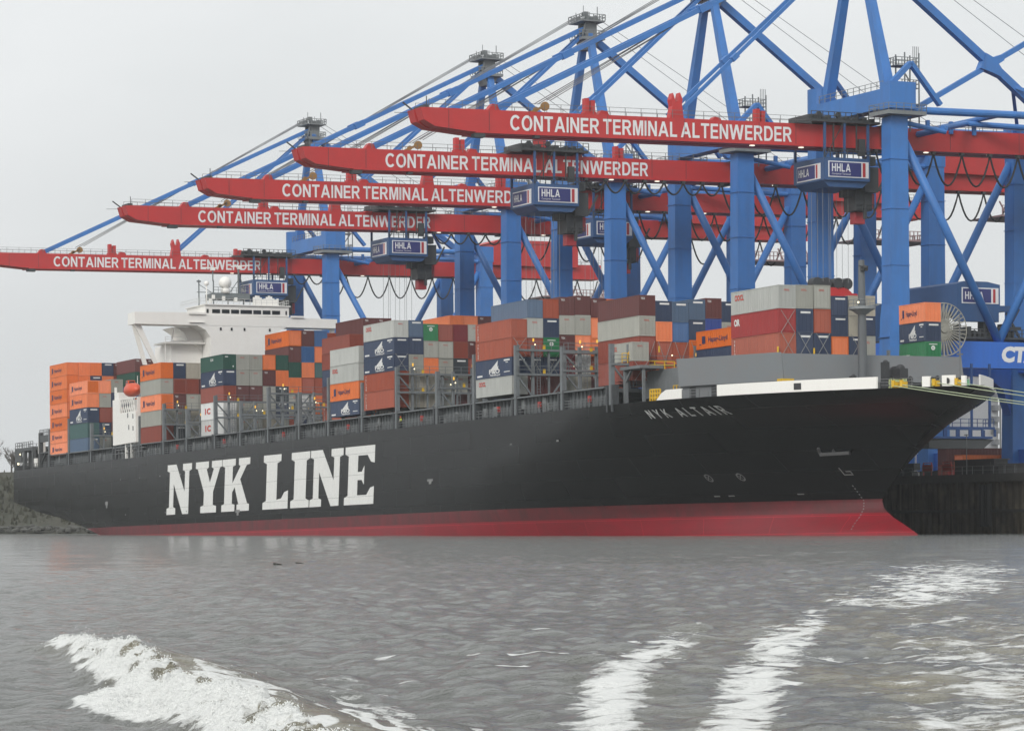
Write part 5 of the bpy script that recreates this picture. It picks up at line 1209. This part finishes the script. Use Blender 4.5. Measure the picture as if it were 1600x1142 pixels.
    for nm, mt_, fa_, fb_ in SF: K((nm, 1), fa_, nm, mt_, tr); K((nm, 2), fb_, nm, mt_, tr)
    def stx(m):
        v, f, wd = block_text("HHLA", 1.15, 3.1, 0.16); m.add([P(-4.52, 45.2+x, 51.75+y) for x, y in v], f)
    def stx3(m): v, f, wd = text_mb("Container Terminal", 0.26, 3.1, 0.0); m.add([P(-4.52, 45.2+x, 51.3+y) for x, y in v], f)
    K('stx3', stx3, "small_lettering", msw, tr)
    def stx2(m): v, f, wd = block_text("HHLA", 1.1, 2.9, 0.16); m.add([P(2.6-x, 43.88, 51.4+y) for x, y in v], f)
    K('stx', stx, "lettering", msw, tr); K('stx2', stx2, "lettering", msw, tr)
    def rp(m):
        for s in (-1.6, 1.6):
            for t in (45.4, 46.4, 48.6, 49.6): m.tube((s, t, 50), (s, t, spread_h+2.6), 0.035, 4)
    K(('rp', spread_h), rp, "hoist_rope", mrope, tr)
    def sp(m):
        h = spread_h; m.box((-1.0, 43.6, h+0.5), (1.0, 51.4, h+1.1)); m.prism([(44.2, h+1.1), (50.8, h+1.1), (49.8, h+1.9), (45.2, h+1.9)], 's', -0.8, 0.8); m.box((-6.0, 46.6, h), (6.0, 48.4, h+0.6)); m.box((-6.1, 46.2, h-0.3), (-5.7, 48.8, h+0.5)); m.box((5.7, 46.2, h-0.3), (6.1, 48.8, h+0.5))
    K(('sp', spread_h), sp, "spreader", mcred, tr)
    def sv(m):
        for t in (45.0, 46.5, 48.5, 50.0): m.disc((0, t, spread_h+2.5), 0.82, 's', 1.6, 18)
        m.box((-0.5, 44.6, spread_h+1.7), (0.5, 50.4, spread_h+2.1))
    K(('sv', spread_h), sv, "head_block", mcdark, tr)
    # ---- lower gear on the waterside frame
    def reel(m):
        c = (-HALF-3.2, 57.9, 28.9)
        for k in range(36): a = 6.283*k/36; m.bar((c[0], c[1]+0.5*math.cos(a), c[2]+0.5*math.sin(a)), (c[0]-0.2, c[1]+3.75*math.cos(a), c[2]+3.75*math.sin(a)), 0.13)
        for r_ in (1.4, 3.75): m.path([(c[0]-0.2*(r_ > 2), c[1]+r_*math.cos(6.283*k/36), c[2]+r_*math.sin(6.283*k/36)) for k in range(37)], 0.08, 5)
        for k in range(36): a = 6.283*k/36; m.bar((c[0]+0.9, c[1]+0.5*math.cos(a), c[2]+0.5*math.sin(a)), (c[0]+1.0, c[1]+3.75*math.cos(a), c[2]+3.75*math.sin(a)), 0.1)
        m.tube((c[0]-0.3, c[1], c[2]), (c[0]+2.2, c[1], c[2]), 0.45, 10)
    K('reel', reel, "cable_reel", paint("reel_grey", (0.34, 0.33, 0.28), 0.6, 0.4))
    def low(m):
        for s in (-HALF-9.2, -HALF-6.4):
            m.box((s-0.12, 51.6, 14.6), (s+0.12, 62.4, 14.95)); m.box((s-0.12, 51.6, 13.3), (s+0.12, 62.0, 13.6))
            for k in range(6): m.box((s-0.12, 51.8+2.1*k, 13.6), (s+0.12, 52.1+2.1*k, 14.6))
        m.box((-HALF-9.0, 51.6, 13.25), (-HALF-6.6, 62.0, 13.4))
    def lowk(m): m.prism([(51.6, 11.9), (60.6, 11.9), (62.3, 13.2), (51.6, 13.2)], 's', -HALF-9.1, -HALF-6.5)
    K('lowk', lowk, "platform_keel", mcdark)
    def lowf(m):
        m.rail([(-HALF-9.2, 54, 14.95), (-HALF-9.2, 62.3, 14.95), (-HALF-6.5, 62.3, 14.95)], 1.1, 1.3, 0.04)
        for t in (58.6, 61.6): m.bar((-HALF-9.2, t, 14.9), (-HALF-9.2, t, 23.8), 0.28)
        m.bar((-HALF-9.2, 58.6, 18.6), (-HALF-9.2, 61.6, 22.0), 0.16); m.bar((-HALF-9.2, 58.6, 17.4), (-HALF-9.2, 61.6, 20.6), 0.12)
    K('low', low, "lower_platform", mnavyb); K('lowf', lowf, "platform_frame", mnavyb)
    # portal trolley and house between the frames
    def house(m): m.box((-8.0, 63.8, 32.0), (8.0, 71.2, 36.0)); m.prism([(63.8, 36.0), (71.2, 36.0), (69, 36.4), (65, 36.4)], 's', -8.0, 8.0); m.box((-8.0, 71.2, 32.2), (-2, 73.0, 33.0)); m.box((-8.0, 63.8, 30.6), (-6.8, 71.0, 32.0)); m.box((6.8, 58, 27.4), (8, 64, 34.0))
    K('house', house, "portal_house", mtrol)
    def hs(m): m.box((-8.08, 64.6, 33.2), (-8.0, 70.9, 35.5))
    K('hs', hs, "sign_panel", msw)
    def hn(m): m.box((-8.12, 64.78, 33.36), (-8.08, 69.6, 35.34))
    K('hn', hn, "sign_field", mnavy)
    def hr(m): m.box((-8.12, 69.95, 33.36), (-8.08, 70.35, 35.34))
    K('hr', hr, "sign_stripe", msr)
    def ht(m): v, f, wd = block_text("HHLA", 1.1, 3.2, 0.16); m.add([P(-8.14, 65.1+x, 33.8+y) for x, y in v], f)
    K('ht', ht, "lettering", msw)
    def hp(m):
        r_ = random.Random(9)
        m.box((-9.6, 58.5, 28.0), (9.0, 78, 28.3)); m.rail([(-9.6, 58.5, 28.3), (-9.6, 78, 28.3)], 1.1, 1.0, 0.06)
        for k in range(16): t = 61+k*0.85; m.box((-7.5, t, 28.3), (-6.0, t+r_.uniform(.2, .6), 28.3+r_.uniform(0.8, 2.6)))
        m.box((-7.8, 71.2, 29.6), (-7.2, 75.0, 30.0)); m.bar((-7.5, 72, 28.3), (-7.5, 74.8, 32.6), 0.3); m.bar((-7.5, 75, 28.3), (-7.5, 72.6, 32.0), 0.3)
    K('hp', hp, "portal_machinery", mcdark)
    return root
CR = [(22.6, 1.0, 43.9, 33.6, "blue gantry crane with red boom over the ship's bow, spreader lowered behind the foremast", True),
      (66.8, 0.995, 19.1, 31.0, "blue gantry crane next behind the bow crane, its trolley covering the letters AL", False),
      (110.3, 0.994, 50.8, 30.0, "middle blue gantry crane of the five, its trolley back at the legs", False),
      (151.8, 0.986, 30.6, 26.0, "blue gantry crane fourth from the bow, its trolley covering WERD of the lettering", False),
      (240.0, 0.970, 37.2, 34.0, "most distant blue gantry crane, standing behind the white ship's bridge", False)]
for a in CR: crane(*a)

# ================================================================ SMALL THINGS
# mooring lines from the bow fairleads to bollards further along the quay
mline = paint("mooring_rope", (0.40, 0.46, 0.30), 0.8, 0.3)
ML = [((-45.2, None, 17.45), "lowest mooring line from the yellow bow fairlead to the quay"), ((-46.0, None, 17.55), "second lowest mooring line running from the bow to the quay"),
      ((-49.4, None, 17.6), "mooring line from the fairlead beside the white bulwark plate to the quay"), ((-51.1, None, 17.6), "topmost mooring line leaving the very tip of the bow")]
for i, ((s, t, h), lab) in enumerate(ML):
    t = side_t(s, DECK)-0.3; a = SHIP @ Vector(P(s, t, h)); e = QUAY @ Vector(P(-112-3*i, 50.2+0.3*i, 8.6)); m = MB(); pts = []
    for k in range(17): u = k/16; p = a.lerp(e, u); pts.append((-p.x, p.y, p.z-1.6*4*u*(1-u)*0.5))
    m.path(pts, 0.06, 6); tag(m.build("mooring_line", mline), lab, "rope", "mooring lines at the bow")
for i in range(2):
    m = MB(); c = (-111.5-5.5*i, 50.5, 8.05); m.path([(c[0], c[1], 7.9), (c[0], c[1], 8.9)], [0.3, 0.22], 10); m.path([(c[0], c[1], 8.8), (c[0], c[1], 9.0)], 0.42, 10)
    tag(m.build("bollard", mfend, None, QUAY), ["black mooring bollard on the quay ahead of the bow", "further black mooring bollard on the quay ahead of the bow"][i], "bollard", "bollards on the quay")
# deck hand in a hi-vis jacket beside a lashing bridge post
def person():
    root = empty("person", SHIP @ Matrix.Translation(P(70.6, 0.42, DECK)), "deck worker in orange helmet and yellow hi-vis jacket standing at the ship's side rail", "person")
    def skin(name, verts, edges, rad, mat, rootv=0):
        me = bpy.data.meshes.new(name); me.from_pydata([P(*v) for v in verts], edges, []); o = link(me, name, root)
        sk = o.modifiers.new("skin", 'SKIN')
        for i, r_ in enumerate(rad): me.skin_vertices[0].data[i].radius = (r_, r_)
        me.skin_vertices[0].data[rootv].use_root = True
        o.modifiers.new("sub", 'SUBSURF').levels = 1; o.modifiers["sub"].render_levels = 2
        me.materials.append(mat); return o
    V = [(0,0,.95),(0,0,1.15),(0,0,1.42),(0,0,1.53),(0,-.01,1.62),(0,-.01,1.74),(-.10,0,.92),(-.11,-.03,.50),(-.11,0,.09),(-.11,-.16,.04),(.10,0,.92),(.13,.02,.50),(.14,.05,.09),(.14,-.11,.04),
         (-.20,0,1.42),(-.26,.02,1.14),(-.20,-.20,1.02),(-.19,-.28,1.03),(.20,0,1.42),(.27,.03,1.13),(.22,-.18,1.00),(.21,-.26,1.01)]
    Ed = [(0,1),(1,2),(2,3),(3,4),(4,5),(0,6),(6,7),(7,8),(8,9),(0,10),(10,11),(11,12),(12,13),(2,14),(14,15),(15,16),(16,17),(2,18),(18,19),(19,20),(20,21)]
    Rd = [.14,.14,.15,.065,.085,.095,.095,.065,.05,.045,.095,.065,.05,.045,.075,.05,.038,.03,.075,.05,.038,.03]
    skin("body", V, Ed, Rd, paint("trousers_navy", (0.03, 0.035, 0.05), 0.8))
    J = [(0,0,.90),(0,0,1.15),(0,0,1.43),(-.20,0,1.43),(-.26,.02,1.14),(-.21,-.17,1.03),(.20,0,1.43),(.27,.03,1.13),(.22,-.15,1.01)]
    skin("jacket", J, [(0,1),(1,2),(2,3),(3,4),(4,5),(2,6),(6,7),(7,8)], [.17,.165,.16,.09,.065,.052,.09,.065,.052], paint("hi_vis_yellow", (0.62, 0.66, 0.05), 0.8))
    m = MB(); m.ball((0, -.01, 1.70), .135, 12, 8, (1, 1.1, .95)); m.build("helmet", paint("helmet_orange", (0.75, 0.16, 0.02), 0.5), root)
    m = MB(); m.ball((0, -.05, 1.655), .088, 12, 8, (.9, .9, 1.1)); m.prism([(-.015, 1.64), (.015, 1.64), (0, 1.68)], 't', -.155, -.12); m.ball((-.033, -.125, 1.675), .013, 6, 4); m.ball((.033, -.125, 1.675), .013, 6, 4); m.box((-.03, -.128, 1.605), (.03, -.12, 1.612))
    m.build("head", paint("skin", (0.45, 0.26, 0.18), 0.6), root, smooth=True)
    for sx in (-.2, .215):
        m = MB(); y = -.28 if sx < 0 else -.26; z = 1.03 if sx < 0 else 1.01
        m.ball((sx, y, z), .042, 8, 6, (.7, 1.1, .5))
        for k in range(4): m.path([(sx-.03+.02*k, y-.03, z), (sx-.03+.02*k, y-.075-.008*(k in (1, 2)), z-.008), (sx-.03+.02*k, y-.095, z-.03)], [.010, .009, .007], 5)
        m.path([(sx-.035, y, z), (sx-.058, y-.03, z-.01), (sx-.05, y-.055, z-.02)], [.011, .010, .008], 5)
        m.build("hand", MATS["skin"], root, smooth=True)
    m = MB(); m.box((-.17, -.175, 1.22), (.17, -.165, 1.28)); m.box((-.17, -.175, 1.05), (.17, -.165, 1.11)); m.build("reflective_band", mlw, root)
person()
# two ducks-sized bits of driftwood on the water
for i, (x, y, lab) in enumerate([(-9.7, 126.0, "small dark piece of driftwood floating far out before the ship"), (-9.0, 129.0, "thin dark twig floating beside the driftwood")]):
    m = MB(); m.path([(-x, y, 0.0), (-x+0.15, y+0.1, 0.05), (-x-0.2, y, 0.02)], [0.03, 0.05-0.02*i, 0.02], 6)
    tag(m.build("driftwood", paint("wet_wood", (0.03, 0.026, 0.022), 0.6)), lab, "driftwood")

# ================================================================ HAZE
m = MB(); m.box((-1120, -60, -5.0), (1120, 1720, 102)) ; hz = m.build("haze", None)
hm = bpy.data.materials.new("haze"); hm.use_nodes = True; t = hm.node_tree; t.nodes.clear()
o = _n(t, 'ShaderNodeOutputMaterial'); pv = _n(t, 'ShaderNodeVolumePrincipled')
pv.inputs['Color'].default_value = (0.90, 0.93, 0.94, 1); pv.inputs['Density'].default_value = 0.00012; pv.inputs['Anisotropy'].default_value = 0.2
t.links.new(pv.outputs[0], o.inputs['Volume']); hz.data.materials.append(hm)
tag(hz, "pale grey rain haze hanging over the river and the far cranes", "haze", kind='stuff')
